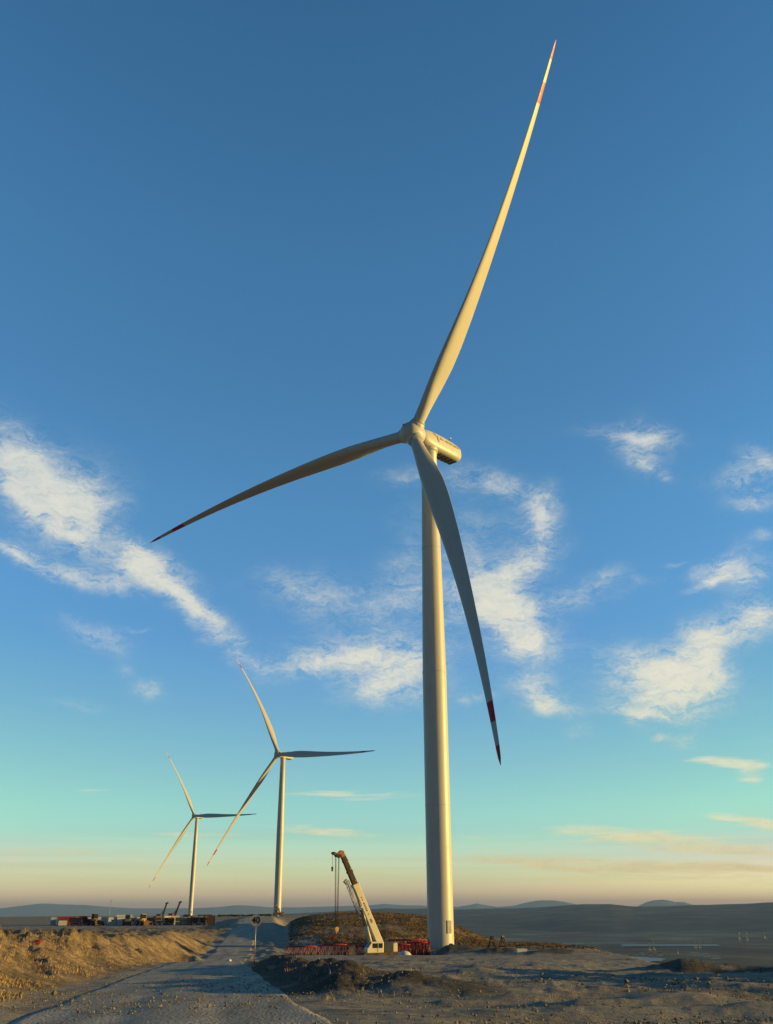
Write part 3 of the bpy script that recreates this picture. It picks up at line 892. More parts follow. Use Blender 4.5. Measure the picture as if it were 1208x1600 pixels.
def build_turbine(label, hub_eye, psi, phi, blades, group):
    hub_eye = np.array(hub_eye)
    n = np.array([-math.sin(psi) * math.cos(TILT), -math.cos(psi) * math.cos(TILT), math.sin(TILT)])
    e1 = np.array([-n[1], n[0], 0.0])
    e1 /= np.linalg.norm(e1)
    if e1[0] < 0:
        e1 = -e1
    e2 = np.cross(e1, n)
    if e2[2] < 0:
        e2 = -e2
    nh = n[:2] / np.linalg.norm(n[:2])
    bx, by = hub_eye[:2] - nh * 5.4
    hubz = hub_eye[2] + EYE
    base = Vector((bx, by, hubz - HUB_H))
    root = thing("wind_turbine", label, "wind turbine", base, 0, group)
    hub = np.array([hub_eye[0] - bx, hub_eye[1] - by, HUB_H])
    co, fc = lathe(TOWER_PROF, 72)
    tower = mesh_object("tower", co, fc, M['white'], parent=root)
    mod = tower.modifiers.new("edges", 'EDGE_SPLIT')
    mod.split_angle = R(35)
    # door on the sunny side
    da = R(-52)
    dv = Vector((math.cos(da), math.sin(da), 0))
    sd = Vector((-dv.y, dv.x, 0))
    rot = Matrix((dv, sd, Vector((0, 0, 1)))).transposed()
    MB().box(dv * 2.34 + Vector((0, 0, 3.4)), (0.08, 0.95, 2.1), rot).build("door", M['grey'], tower, bevel=0.02)
    # nacelle: rounded body behind the rotor
    xs = np.array([-3.35, -3.2, -2.7, -1.8, -0.6, 1.0, 3.0, 6.0, 8.2, 9.0, 9.45, 9.7, 9.78])
    hw = np.array([1.55, 1.72, 1.86, 1.95, 2.0, 2.05, 2.1, 2.1, 2.02, 1.85, 1.55, 1.1, .5])
    zt = np.array([1.6, 1.75, 1.9, 2.0, 2.05, 2.05, 2.0, 1.85, 1.62, 1.45, 1.2, .8, .3])
    zb = np.array([-1.55, -1.7, -1.9, -2.05, -2.1, -2.1, -2.1, -2.1, -2.0, -1.8, -1.5, -1.05, -.6])
    ex = np.array([2.0, 2.1, 2.4, 2.8, 3.2, 3.6, 3.8, 3.8, 3.6, 3.2, 2.8, 2.4, 2.0])
    NP = 40
    co = []
    for x, w, a, b, p in zip(xs, hw, zt, zb, ex):
        zc, hz = (a + b) / 2, (a - b) / 2
        for i in range(NP):
            th = 2 * math.pi * i / NP
            cs, sn = math.cos(th), math.sin(th)
            co.append((x, w * math.copysign(abs(cs) ** (2 / p), cs), zc + hz * math.copysign(abs(sn) ** (2 / p), sn)))
    rear = math.atan2(-nh[1], -nh[0])
    nac = mesh_object("nacelle", co, grid_faces(len(xs), NP, True), M['white'], parent=root)
    bm = bmesh.new()
    bm.from_mesh(nac.data)
    bm.verts.ensure_lookup_table()
    bm.faces.new([bm.verts[i] for i in range(NP)])
    bm.faces.new([bm.verts[len(xs) * NP - 1 - i] for i in range(NP)])
    bmesh.ops.recalc_face_normals(bm, faces=bm.faces)
    bm.to_mesh(nac.data)
    bm.free()
    nac.location = (0, 0, HUB_H)
    nac.rotation_euler = (0, 0, rear)
    vent = MB()
    for k in range(5):
        vent.box((3.0 + 1.25 * k, 0, -2.115), (0.9, 2.2, 0.05))
    vent.build("vent", M['vent'], nac)
    MB().box((3.1, 0, -2.13), (0.14, 2.5, 0.05)).box((5.5, 0.4, -2.14), (5.6, 0.16, 0.06)).box((5.5, -0.5, -2.14), (5.6, 0.16, 0.06)).build("vent_frame", M['steel'], nac)
    vane = MB().tube((6.6, -0.6, 1.75), (6.9, -0.6, 3.3), 0.06).tube((6.6, 0.6, 1.75), (6.9, 0.6, 3.3), 0.06)
    vane.tube((6.85, -0.75, 3.0), (6.85, 0.75, 3.0), 0.05).box((7.05, -0.6, 3.4), (0.5, 0.05, 0.25)).tube((6.9, 0.6, 3.3), (6.9, 0.6, 3.55), 0.16, 0.1)
    vane.build("wind_vane", M['steel'], nac)
    MB().tube((7.6, 0, 1.6), (7.6, 0, 2.0), 0.16).build("beacon", M['red_band'], nac)
    # emblem and the line of lettering along the side (letters too small to read)
    lt = MB()
    yl = -2.115
    lt.beam((-0.65, yl + .045, 1.25), (0.05, yl + .03, 0.75), 0.05, 0.2, w2=0.05, h2=0.1)
    lt.beam((0.45, yl + .02, 0.95), (0.85, yl + .0, -0.05), 0.05, 0.26, w2=0.05, h2=0.3)
    lt.beam((0.85, yl + .0, 0.35), (1.05, yl + .0, -0.35), 0.05, 0.14)
    lt.build("emblem", M['letter'], nac)
    rr = random.Random(5)
    x = 1.45
    for ci, cnt in enumerate((3, 11)):
        lt = MB()
        for j in range(cnt):
            h = 0.34
            zc = 0.72 - 0.013 * x
            lt.box((x, yl, zc), (0.07, 0.04, h))
            if rr.random() < .75:
                lt.box((x + 0.26, yl, zc), (0.07, 0.04, h))
            lt.box((x + 0.14, yl, zc + rr.choice((-.18, 0, .18))), (0.24, 0.04, 0.07))
            if rr.random() < .5:
                lt.box((x + 0.14, yl, zc + rr.choice((-.18, .18))), (0.24, 0.04, 0.07))
            x += 0.46
        x += 0.35
        lt.build("lettering", M['letter'], nac)
    yb, fcs = lathe([(1.7, 97.2), (1.85, 97.25), (1.9, 97.9), (1.85, 98.3)], 48)
    mesh_object("yaw_ring", yb, fcs, M['white'], parent=root)
    # spinner
    prof = [(1.72, -2.15), (1.95, -2.1), (2.22, -1.6), (2.4, -0.8), (2.42, 0.1), (2.32, 0.9), (2.08, 1.6), (1.65, 2.15), (1.05, 2.5), (0.45, 2.66), (0.02, 2.7)]
    co, fc = lathe(prof, 56)
    sp = mesh_object("spinner", align(co, hub, n), fc, M['white'], parent=root)
    for i, (flap, edge, pitch) in enumerate(blades):
        ang = phi + i * 2 * math.pi / 3
        bl, d = build_blade(root, hub, n, e1, e2, ang, flap, edge, pitch)
        cl, fc = lathe([(1.85, 0.9), (1.72, 2.1), (1.62, 2.5), (1.56, 2.58), (1.38, 2.6), (1.38, 2.72), (1.47, 2.74), (1.45, 2.98), (1.26, 3.0)], 40)
        o = mesh_object("root_collar", align(cl, hub, d * math.cos(CONE) + n * math.sin(CONE)), fc, M['white'], parent=sp)
        o.modifiers.new("edges", 'EDGE_SPLIT').split_angle = R(35)
    MB().tube(Vector(hub + n * 2.35 + e2 * 1.0 - e1 * 0.3), Vector(hub + n * 2.75 + e2 * 1.15 - e1 * 0.4), 0.16).build("lightning_rod", M['dark'], sp)
    return root


TG = "wind turbines along the plateau"
build_turbine("nearest and tallest white wind turbine, one blade reaching the top of the sky",
              (5.628, 179.91, 93.92), 0.7333, 0.9674, [(.1512, -.0206, 80), (.04, .1501, 74), (.1319, -.027, 4)], TG)
build_turbine("middle sized white wind turbine with a dark machine standing at its foot",
              (-73.68, 650.84, 98.1), 0.5625, 1.9759, [(.0636, .1194, 98), (.075, .100, 82), (.0401, .0423, 2)], TG)
build_turbine("smallest and farthest white wind turbine rising behind the row of parked machines",
              (-210.6, 1078.63, 97.33), 0.4017, 2.0375, [(.1047, .0583, 98), (.1084, .1121, 74), (.0463, .0258, 2)], TG)


# ------------------------------------------------------------------ mobile crane and its hook
def wheel(parent, x, y, z, r=0.55, w=0.42):
    o = MB().tube((0, -w / 2, 0), (0, w / 2, 0), r, n=20).build("wheel", M['dark'], parent, bevel=0.04, loc=(x, y, z))
    MB().tube((0, -w / 2 - 0.02, 0), (0, w / 2 + 0.02, 0), r * 0.52, n=14).build("rim", M['steel'], o)
    return o


def build_crane():
    x0, y0 = -1.55, 160.0
    t = thing("mobile_crane", "cream truck crane with a dark upper boom raised beside the nearest turbine", "crane", (x0, y0, gz(x0, y0)), R(27))
    t.scale = (1.1, 1.0, 1.0)
    MB().box((0.1, 0, 0.92), (5.6, 2.3, 0.4)).box((0.1, 0, 1.18), (5.2, 2.45, 0.12)).build("chassis", M['brown'], t, bevel=0.03)
    for x in (-2.0, -0.75, 1.1, 2.2):
        for y in (-1.0, 1.0):
            wheel(t, x, y, 0.55)
    for x in (-2.75, 2.75):
        for y in (-1, 1):
            o = MB().box((x, y * 1.7, 0.8), (0.3, 1.3, 0.25)).tube((x, y * 2.3, 0.08), (x, y * 2.3, 0.9), 0.09).tube((x, y * 2.3, 0.0), (x, y * 2.3, 0.08), 0.3, n=12)
            o.build("outrigger", M['crane_orange'], t, bevel=0.02)
    cab = MB().prism([(-2.25, 1.2), (0.3, 1.2), (0.3, 2.72), (-1.55, 2.76), (-2.05, 2.0), (-2.25, 1.8)], -1.15, 0.2).build("cab", M['crane_white'], t, bevel=0.06)
    MB().box((-1.05, -1.165, 2.2), (0.75, 0.04, 0.66)).build("window", M['glass'], cab, bevel=0.01)
    MB().box((-0.2, -1.165, 2.2), (0.6, 0.04, 0.66)).build("window", M['glass'], cab, bevel=0.01)
    MB().beam((-2.06, -0.48, 2.02), (-1.62, -0.48, 2.68), 1.1, 0.04).build("windscreen", M['glass'], cab)
    MB().box((-0.62, -1.17, 1.95), (0.03, 0.03, 1.3)).box((-0.9, -1.17, 1.62), (0.14, 0.03, 0.05)).build("door_seam", M['grey'], cab)
    MB().prism([(0.35, 1.25), (1.85, 1.25), (1.85, 2.5), (1.4, 2.68), (0.35, 2.68)], -1.1, 1.1).build("engine_housing", M['crane_blue'], t, bevel=0.05)
    MB().box((2.15, 0, 1.9), (0.62, 2.2, 1.2)).box((2.3, 0, 2.45), (0.3, 2.0, 0.3)).build("counterweight", M['crane_white'], t, bevel=0.05)
    MB().box((0.2, 0, 1.3), (1.3, 1.5, 0.2)).tube((0.2, 0, 1.1), (0.2, 0, 1.35), 0.85, n=24).build("turntable", M['crane_white'], t)
    px_, pz_ = 0.45, 2.35
    low = MB().beam((px_, 0.55, pz_), (-3.42, 0.55, 10.8), 0.85, 0.98, w2=0.8, h2=0.92)
    low.beam((-3.28, 0.55, 10.5), (-3.5, 0.55, 10.98), 0.92, 1.04)
    boom = low.build("boom", M['crane_white'], t, bevel=0.05)
    inn = MB().beam((-3.42, 0.55, 10.8), (-5.45, 0.55, 15.15), 0.62, 0.76, w2=0.55, h2=0.68)
    inn.beam((-4.25, 0.55, 12.58), (-4.38, 0.55, 12.86), 0.68, 0.84).beam((-4.98, 0.55, 14.15), (-5.1, 0.55, 14.4), 0.62, 0.78)
    inn.build("boom_extension", M['crane_brown'], t, bevel=0.03)
    for (f0, f1) in ((0.1, 0.16), (0.5, 0.55), (0.76, 0.8)):
        a, b = Vector((-3.42, 0.18, 10.8)), Vector((-5.45, 0.22, 15.15))
        MB().beam(a.lerp(b, f0) + Vector((0.12, 0, 0.06)), a.lerp(b, f1) + Vector((0.12, 0, 0.06)), 0.05, 0.22).build("decal", M['crane_orange'], t)
    # marks along the lower boom
    a, b = Vector((px_, 0.115, pz_)), Vector((-3.42, 0.14, 10.8))
    for f, w in ((0.36, .2), (0.385, .34), (0.41, .22), (0.5, .12), (0.56, .2), (0.59, .2), (0.62, .2), (0.65, .2), (0.68, .2), (0.74, .12), (0.78, .12)):
        MB().beam(a.lerp(b, f), a.lerp(b, f + 0.016), 0.05, w).build("decal", M['crane_brown'], t)
    for y in (0.18, 0.92):
        cy = MB().tube((-1.05, y, 2.5), (-1.75, y, 4.9), 0.19, n=14)
        c = cy.build("luffing_cylinder", M['crane_white'], t)
        MB().tube((-1.75, y, 4.9), (-2.52, y, 7.5), 0.12, n=12).build("piston_rod", M['steel'], c)
    MB().beam((-2.3, 0.55, 7.3), (-2.75, 0.55, 8.6), 0.7, 0.5).beam((-2.62, 0.55, 7.2), (-2.42, 0.55, 8.0), 0.8, 0.3).build("cylinder_bracket", M['crane_white'], t, bevel=0.03)
    jb = MB()
    a0, a1 = Vector((-4.95, 0.55, 11.35)), Vector((-2.9, 0.55, 6.6))
    for oy in (-0.28, 0.28):
        for ox in (0.0, 0.34):
            jb.tube(a0 + Vector((ox, oy, ox * .4)), a1 + Vector((ox * .5, oy, ox * .2)), 0.045, n=6)
    for i in range(9):
        f0, f1 = i / 9, (i + 1) / 9
        jb.tube(a0.lerp(a1, f0) + Vector((0, -0.28, 0)), a0.lerp(a1, f1) + Vector((0.3, -0.28, 0.1)), 0.03, n=5)
        jb.tube(a0.lerp(a1, f0) + Vector((0.3, 0.28, 0)), a0.lerp(a1, f1) + Vector((0, 0.28, 0)), 0.03, n=5)
    jb.beam(a0 + Vector((-.1, 0, .1)), a0 + Vector((0.35, 0, -0.3)), 0.6, 0.55)
    jb.build("folding_jib", M['steel'], t)
    hd = MB().prism([(-5.15, 15.0), (-5.35, 15.75), (-5.8, 15.85), (-6.2, 15.45), (-6.95, 15.55), (-7.05, 15.25), (-6.3, 14.95), (-5.75, 14.8)], 0.2, 0.9).build("boom_head", M['crane_orange'], t, bevel=0.04)
    for x, z, r in ((-6.35, 15.1, .24), (-5.98, 15.0, .26), (-6.9, 15.42, .18)):
        MB().tube((x, 0.12, z), (x, 0.98, z), r, n=16).build("pulley", M['dark'], hd)
    rp = MB()
    for x in (-6.52, -6.02):
        for y in (0.4, 0.7):
            rp.tube((x, y, 15.0), (-6.27 + (x + 6.27) * .55, y, 4.75), 0.035, n=6)
    rp.build("hoist_rope", M['dark'], t)
    MB().tube((-7.02, 0.55, 15.4), (-7.02, 0.55, 13.4), 0.025, n=6).build("auxiliary_rope", M['dark'], t)
    MB().box((-6.27, 0.55, 4.5), (0.5, 0.35, 0.6)).tube((-6.27, 0.3, 4.6), (-6.27, 0.8, 4.6), 0.3, n=16).tube((-6.27, 0.55, 4.2), (-6.27, 0.55, 3.9), 0.1, 0.06).build("hook_block", M['yellow'], t, bevel=0.03)
    MB().tube((-7.02, 0.55, 13.4), (-7.02, 0.55, 12.75), 0.17, 0.1, n=10).build("auxiliary_hook", M['dark'], t)
    sl = MB()
    for dx in (-0.9, 0.7):
        for dy in (-0.5, 0.5):
            sl.tube((-6.27, 0.55, 3.95), (-6.27 + dx, 0.55 + dy + 4.0, 2.0), 0.03, n=5)
    sl.build("lifting_sling", M['red'], t)


build_crane()


def lattice_mesh(L, W, H, bays, mat):
    b = MB()
    for y in (-W / 2, W / 2):
        for z in (0.12, H):
            b.tube((-L / 2, y, z), (L / 2, y, z), 0.11, n=7)
    for i in range(bays + 1):
        x = -L / 2 + L * i / bays
        for y in (-W / 2, W / 2):
            b.tube((x, y, 0.12), (x, y, H), 0.055, n=5)
            if i < bays:
                x2 = x + L / bays
                za, zb = (0.12, H) if i % 2 else (H, 0.12)
                b.tube((x, y, za), (x2, y, zb), 0.06, n=5)
        for z in (0.12, H):
            b.tube((x, -W / 2, z), (x, W / 2, z), 0.055, n=5)
            if i < bays:
                ya, yb = (-W / 2, W / 2) if i % 2 else (W / 2, -W / 2)
                b.tube((x, ya, z), (x + L / bays, yb, z), 0.05, n=5)
    for x in (-L / 2, L / 2):
        for y in (-W / 2, W / 2):
            for z in (0.12, H):
                b.box((x, y, z), (0.28, 0.3, 0.3))
    me = b.build("lattice_section", mat)
    return me


LG = "red lattice boom sections lying by the crane"
LATT = [  # x, y, turn, length, height, tilt, label
    (-13.9, 171.5, 6, 5.6, 1.55, 0.0, "red lattice boom section farthest from the crane, at the foot of the dirt bank"),
    (-8.7, 168.4, 4, 4.4, 2.0, 1.5, "red lattice boom section right under the crane's main hook"),
    (-3.1, 167.0, -4, 4.0, 1.9, 0.0, "red lattice boom section just behind the crane's cab"),
    (1.9, 169.4, 3, 3.4, 2.0, 0.0, "red lattice boom section behind the white dome, next to the crane's counterweight"),
    (5.0, 172.0, -5, 3.4, 2.2, 0.0, "short red lattice boom section ending just left of the nearest turbine tower"),
    (3.4, 175.4, 2, 6.4, 2.5, 0.0, "long red lattice boom section in the back row behind the white dome"),
]
for (x, y, rz, L, H, tl, lab) in LATT:
    o = lattice_mesh(L, 1.9, H, max(4, int(L / 0.55)), M['red'])
    o.location = (x, y, gz(x, y) + 0.08)
    o.rotation_euler = (0, R(-tl), R(rz))
    tag(o, lab, "lattice section", LG)

# white dome by the tower
co, fc = lathe([(1.12, 0.0), (1.15, 0.25), (1.14, 0.5), (1.08, 0.75), (0.95, 1.0), (0.74, 1.22), (0.45, 1.38), (0.18, 1.44), (0.02, 1.45)], 40)
dome = mesh_object("tank_dome", co, fc, M['plastic'])
dome.location = (2.4, 158.0, gz(2.4, 158.0) - 0.05)
tag(dome, "round white dome sitting on the ground between the crane and the nearest turbine", "tank")


def build_trestle(x, y, rz, label):
    t = thing("timber_trestle", label, "trestle", (x, y, gz(x, y)), R(rz), "dark trestles by the nearest turbine")
    for s in (-0.55, 0.55):
        MB().beam((-0.75, s, 0), (0.05, s, 2.1), 0.16, 0.16).build("leg", M['brown'], t)
        MB().beam((0.75, s, 0), (-0.05, s, 2.1), 0.16, 0.16).build("leg", M['brown'], t)
    MB().beam((-0.55, -0.55, 0.55), (0.55, -0.55, 0.55), 0.12, 0.12).build("brace", M['brown'], t)
    MB().beam((-0.55, 0.55, 0.55), (0.55, 0.55, 0.55), 0.12, 0.12).build("brace", M['brown'], t)
    MB().beam((0, -0.8, 2.05), (0, 0.8, 2.05), 0.2, 0.2).build("ridge_beam", M['brown'], t)


build_trestle(16.6, 167.0, 14, "dark timber trestle nearer the tower, left of the pair on the brown slope")
build_trestle(18.4, 168.0, -20, "dark timber trestle farther from the tower, right of the pair on the brown slope")


# ------------------------------------------------------------------ speed limit sign
def build_sign():
    x, y = -8.98, 70.0
    z = gz(x, y)
    t = thing("speed_sign", "round white speed limit sign reading 40 on a thin post beside the gravel road", "road sign", (x, y, z), R(7))
    MB().tube((0, 0, -0.3), (0, 0, 2.98), 0.032, n=12).build("post", M['steel'], t)
    zc = 2.68
    f = MB().tube((0, -0.045, zc), (0, -0.06, zc), 0.345, n=48).build("sign_face", M['sign_face'], t)
    co, fc = lathe([(0.30, 0.0), (0.30, 0.012), (0.375, 0.012), (0.375, -0.02), (0.30, -0.02)], 48)
    mesh_object("rim", align(co, (0, -0.06, zc), (0, -1, 0)), fc, M['sign_rim'], smooth=False, parent=f)
    MB().tube((0, -0.015, zc), (0, -0.045, zc), 0.36, n=48).build("sign_back", M['steel'], t)
    cu = bpy.data.curves.new("digits", 'FONT')
    cu.body = "40"
    cu.size = 0.56
    cu.align_x = 'CENTER'
    cu.align_y = 'CENTER'
    cu.extrude = 0.003
    cu.offset = 0.009
    tmp = bpy.data.objects.new("digits", cu)
    COL.objects.link(tmp)
    dg = bpy.context.evaluated_depsgraph_get()
    me = bpy.data.meshes.new_from_object(tmp.evaluated_get(dg))
    bpy.data.objects.remove(tmp)
    o = bpy.data.objects.new("digits", me)
    COL.objects.link(o)
    me.materials.clear()
    me.materials.append(M['black'])
    o.parent = f
    o.rotation_euler = (R(90), 0, 0)
    o.location = (0, -0.066, zc)


build_sign()


# ------------------------------------------------------------------ the works compound on the left
def container(x, y, rz, L, H, mat, label, group="containers in the works compound", W=2.44):
    t = thing("container", label, "container", (x, y, gz(x, y) + 0.05), R(rz + 20), group)
    b = MB().box((0, 0, H / 2), (L, W, H))
    k = 0.28
    for i in range(int(L / k)):
        b.box((-L / 2 + 0.2 + i * k, -W / 2 - 0.02, H / 2), (0.12, 0.04, H - 0.35))
    fr = b
    for sx in (-1, 1):
        for sy in (-1, 1):
            fr.box((sx * (L / 2 - 0.04), sy * (W / 2 + 0.02), H / 2), (0.14, 0.1, H + 0.06))
    fr.box((0, -W / 2 - 0.02, H), (L - 0.2, 0.1, 0.14)).box((0, -W / 2 - 0.02, 0.07), (L - 0.2, 0.1, 0.14))
    fr.build("body", mat, t)
    MB().box((L / 2 + 0.03, 0.6, H / 2), (0.05, 1.1, H - 0.3)).build("door", mat, t)
    MB().box((L / 2 + 0.03, -0.6, H / 2), (0.05, 1.1, H - 0.3)).build("door", mat, t)
    return t


def cabin(x, y, rz, L, H, mat, label):
    t = thing("site_cabin", label, "cabin", (x, y, gz(x, y) + 0.1), R(rz + 20), "pale site cabins in the works compound")
    MB().box((0, 0, H / 2), (L, 2.4, H)).build("wall", mat, t, bevel=0.04)
    MB().box((0, 0, H + 0.05), (L + 0.25, 2.65, 0.14)).build("roof", M['sheet'], t)
    n = max(1, int(L / 3))
    for i in range(n):
        wx = -L / 2 + L * (i + 0.5) / n
        w = MB().box((wx - 0.4, -1.21, H * .58), (0.9, 0.05, 0.8)).build("window", M['plastic'], t)
        MB().box((wx - 0.4, -1.24, H * .58), (0.75, 0.03, 0.65)).build("pane", M['glass'], w)
    MB().box((L / 2 - 0.7, -1.22, 1.0), (0.8, 0.05, 1.95)).build("door", M['grey'], t)
    return t


def truck(x, y, rz, mat, label, cargo=None, s=1.0):
    """Heavy lorry; its front looks along local -y."""
    t = thing("lorry", label, "lorry", (x, y, gz(x, y)), R(rz + 24), "lorries parked in the works compound")
    cab = MB().prism([(-1.2, 0.7), (1.2, 0.7), (1.2, 2.6), (1.0, 3.15), (-1.0, 3.15), (-1.2, 2.6)], -1.1, 0.9).build("cab", mat, t, bevel=0.06)
    MB().box((0, -1.12, 2.15), (2.0, 0.05, 0.8)).build("windscreen", M['glass'], cab)
    MB().box((0, -1.14, 1.3), (1.6, 0.06, 0.6)).build("grille", M['dark'], cab)
    for sx in (-1, 1):
        MB().box((sx * 0.95, -1.14, 0.9), (0.35, 0.06, 0.22)).build("headlight", M['plastic'], cab)
        MB().box((sx * 1.4, -0.95, 2.2), (0.14, 0.12, 0.6)).build("mirror", M['dark'], cab)
    MB().box((0, -1.2, 0.62), (2.4, 0.25, 0.35)).build("bumper", M['grey'], t)
    MB().box((0, 3.2, 0.85), (0.9, 8.0, 0.3)).build("chassis", M['dark'], t)
    if cargo:
        MB().prism([(-1.22, 1.15), (1.22, 1.15), (1.25, 2.7), (-1.25, 2.7)], 1.3, 7.2).build("body", cargo, t, bevel=0.04)
    for yy in (-0.3, 4.4, 5.8):
        for sx in (-1, 1):
            o = MB().tube((sx * 0.85, yy, 0.5), (sx * 1.2, yy, 0.5), 0.5, n=16).build("wheel", M['dark'], t)
            MB().tube((sx * 1.18, yy, 0.5), (sx * 1.22, yy, 0.5), 0.26, n=12).build("rim", M['steel'], o)
    t.scale = (s, s, s)
    return t


def loader(x, y, rz, mat, label, s=1.0):
    """Wheel loader; its bucket is along local -y."""
    t = thing("wheel_loader", label, "wheel loader", (x, y, gz(x, y)), R(rz + 24), "wheel loaders in the works compound")
    MB().box((0, 1.6, 1.35), (1.9, 2.6, 0.9), taper=(.9, .95)).box((0, -0.2, 1.0), (1.0, 2.2, 0.5)).build("body", mat, t, bevel=0.06)
    cab = MB().box((0, 0.2, 2.45), (1.5, 1.4, 1.5), taper=(.92, .9)).build("cab", mat, t, bevel=0.05)
    MB().box((0, -0.5, 2.5), (1.25, 0.06, 1.1)).build("windscreen", M['glass'], cab)
    for sx in (-1, 1):
        MB().box((sx * 0.74, 0.2, 2.5), (0.06, 1.0, 1.0)).build("window", M['glass'], cab)
    for yy in (-0.9, 1.6):
        for sx in (-1, 1):
            o = MB().tube((sx * 0.85, yy, 0.75), (sx * 1.35, yy, 0.75), 0.75, n=20).build("wheel", M['dark'], t, bevel=0.05)
            MB().tube((sx * 1.33, yy, 0.75), (sx * 1.38, yy, 0.75), 0.36, n=12).build("rim", mat, o)
    for sx in (-.5, .5):
        MB().beam((sx, -0.8, 1.5), (sx, -2.5, 0.7), 0.2, 0.35).build("lift_arm", mat, t)
    MB().prism([(-1.35, 0.12), (1.35, 0.12), (1.35, 1.2), (-1.35, 1.2)], -2.75, -2.6).box((0, -3.0, 0.16), (2.7, 0.9, 0.1)).box((-1.33, -2.95, .5), (.06, .8, .8)).box((1.33, -2.95, .5), (.06, .8, .8)).build("bucket", M['rust'], t)
    t.scale = (s, s, s)
    return t


def rig(x, y, rz, label, lean, s=1.0, col='rust'):
    """Tracked machine with a short folded mast."""
    t = thing("drilling_rig", label, "drilling rig", (x, y, gz(x, y)), R(rz), "machines with short folded masts")
    MB().box((0, 0, 1.9), (4.2, 2.2, 1.5)).box((-1.0, 0, 3.0), (1.6, 1.6, 1.0)).build("body", M[col], t, bevel=0.06)
    MB().box((-1.5, -1.12, 2.2), (0.9, 0.05, 0.7)).build("window", M['glass'], t)
    for sy in (-1, 1):
        MB().prism([(-2.3, 0.5), (-1.9, 0.05), (1.9, 0.05), (2.3, 0.5), (1.9, 1.0), (-1.9, 1.0)], sy * 1.1 - 0.3, sy * 1.1 + 0.3).build("track", M['dark'], t)
    b = Vector((0.6, 0, 2.6))
    e = Vector((0.6 + lean, 0, 7.4))
    mst = MB().beam(b, e, 0.8, 0.75, w2=0.6, h2=0.55).build("mast", M['brown'], t, bevel=0.03)
    MB().beam(e + Vector((-.5, 0, -.2)), e + Vector((.6, 0, .25)), 0.55, 0.6).build("mast_head", M['dark'], mst, bevel=0.03)
    MB().tube((-1.0, 0, 2.4), b.lerp(e, .55), 0.13, n=8).build("hydraulic_cylinder", M['steel'], t)
    t.scale = (s, s, s)
    return t


def stack(x, y, rz, mat, label, n, w=1.5):
    t = thing("crate_stack", label, "crates", (x, y, gz(x, y)), R(rz + 22), "stacked beige loads in the works compound")
    rr = random.Random(int(x * 10))
    for i in range(n):
        for k in range(2):
            h = 1.15 + rr.uniform(-.1, .2)
            MB().box((i * (w + .12) + rr.uniform(-.08, .08), rr.uniform(-.1, .1), 0.15 + h / 2 + k * 1.42), (w, 1.3, h)).build("crate", mat, t, bevel=0.08)
            MB().box((i * (w + .12), 0, 0.08 + k * 1.42), (w - .1, 1.3, 0.13)).build("pallet", M['wood'], t)
    return t


D0 = 380.0


def cx(xx, d=D0):
    return px(xx) * d


container(cx(76), 384, 4, 1.9, 2.6, M['cont_grey'], "narrow pale container at the outer end of the compound, beside the red container")
container(cx(96), 388, 3, 8.0, 2.9, M['cont_red'], "dark red container beside the narrow pale one in the compound")
container(cx(95), 381, 3, 2.9, 1.5, M['cont_white'], "low white box in front of the dark red container")
cabin(cx(124.5), 384, 3, 6.0, 2.5, M['cont_grey'], "pale blue grey site cabin between the red container and the red lorry")
truck(cx(139), 371, 24, M['red'], "red lorry with its cab towards the road in front of the pale cabin", M['cont_red'])
loader(cx(158.5), 370, 18, M['brown'], "dark brown wheel loader beside the red lorry", 1.25)
cabin(cx(172), 383, 2, 4.0, 2.6, M['cont_white'], "short white site cabin right behind the dark brown loader")
cabin(cx(188), 384, 2, 5.6, 2.5, M['cont_white'], "white site cabin with windows, second of the row from the dark brown loader")
cabin(cx(202), 385, 2, 3.4, 2.6, M['cont_grey'], "pale grey site cabin half hidden by the grey wheel loader")
container(cx(219), 384, 1, 5.4, 2.6, M['cont_white'], "white container between the grey loader and the yellow loader")
loader(cx(206), 372, -12, M['grey'], "dark grey wheel loader in front of the row of white cabins", 1.15)
loader(cx(234), 368, 16, M['yellow'], "yellow wheel loader at the front of the compound, below the leaning masts", 1.2)
rig(cx(219), 412, 6, "drilling rig with a leaning mast behind the white container", 1.3, 1.0, 'rust')
rig(cx(238), 414, 4, "drilling rig with a leaning mast behind the yellow loader", 1.6, 1.05, 'red')
truck(cx(246), 378, 10, M['brown'], "dark lorry parked beside the yellow loader", M['brown'])
truck(cx(256), 382, 4, M['cont_white'], "white lorry with a red load between the dark lorry and the beige crates", M['red'])
truck(cx(265), 380, -6, M['cont_red'], "small dark red lorry next to the beige crates", M['brown'], 0.85)
stack(cx(275), 381, 2, M['beige'], "two beige crate stacks side by side behind the small dark red lorry", 2, 1.6)
stack(cx(286), 382, 3, M['beige'], "three beige crate stacks between the smaller stacks and the brown lorries", 3, 1.3)
truck(cx(301), 380, 8, M['brown'], "brown lorry with a steel coloured load next to the beige crates", M['steel'])
truck(cx(311), 384, -3, M['grey'], "grey lorry with a brown load in the row by the farthest turbine", M['brown'])
truck(cx(320), 381, 5, M['brown'], "brown lorry with a rusty load, second from the end of the row", M['rust'])
container(cx(329), 378, -4, 2.6, 3.2, M['brown'], "tall brown container at the road end of the compound")
container(cx(146), 390, 2, 4.6, 2.6, M['cont_white'], "white container standing behind the red lorry and the brown loader")
container(cx(180), 391, 2, 6.0, 3.3, M['cont_white'], "taller white container in the back row behind the white cabins")
container(cx(254), 392, 3, 6.0, 3.0, M['cont_white'], "white container in the back row behind the white lorry")
lamp = thing("lamp_mast", "thin tall lamp mast behind the dark brown loader", "mast", (cx(154.5), 392, gz(cx(154.5), 392)))
MB().tube((0, 0, 0), (0, 0, 8.4), 0.09, 0.05).build("pole", M['steel'], lamp)
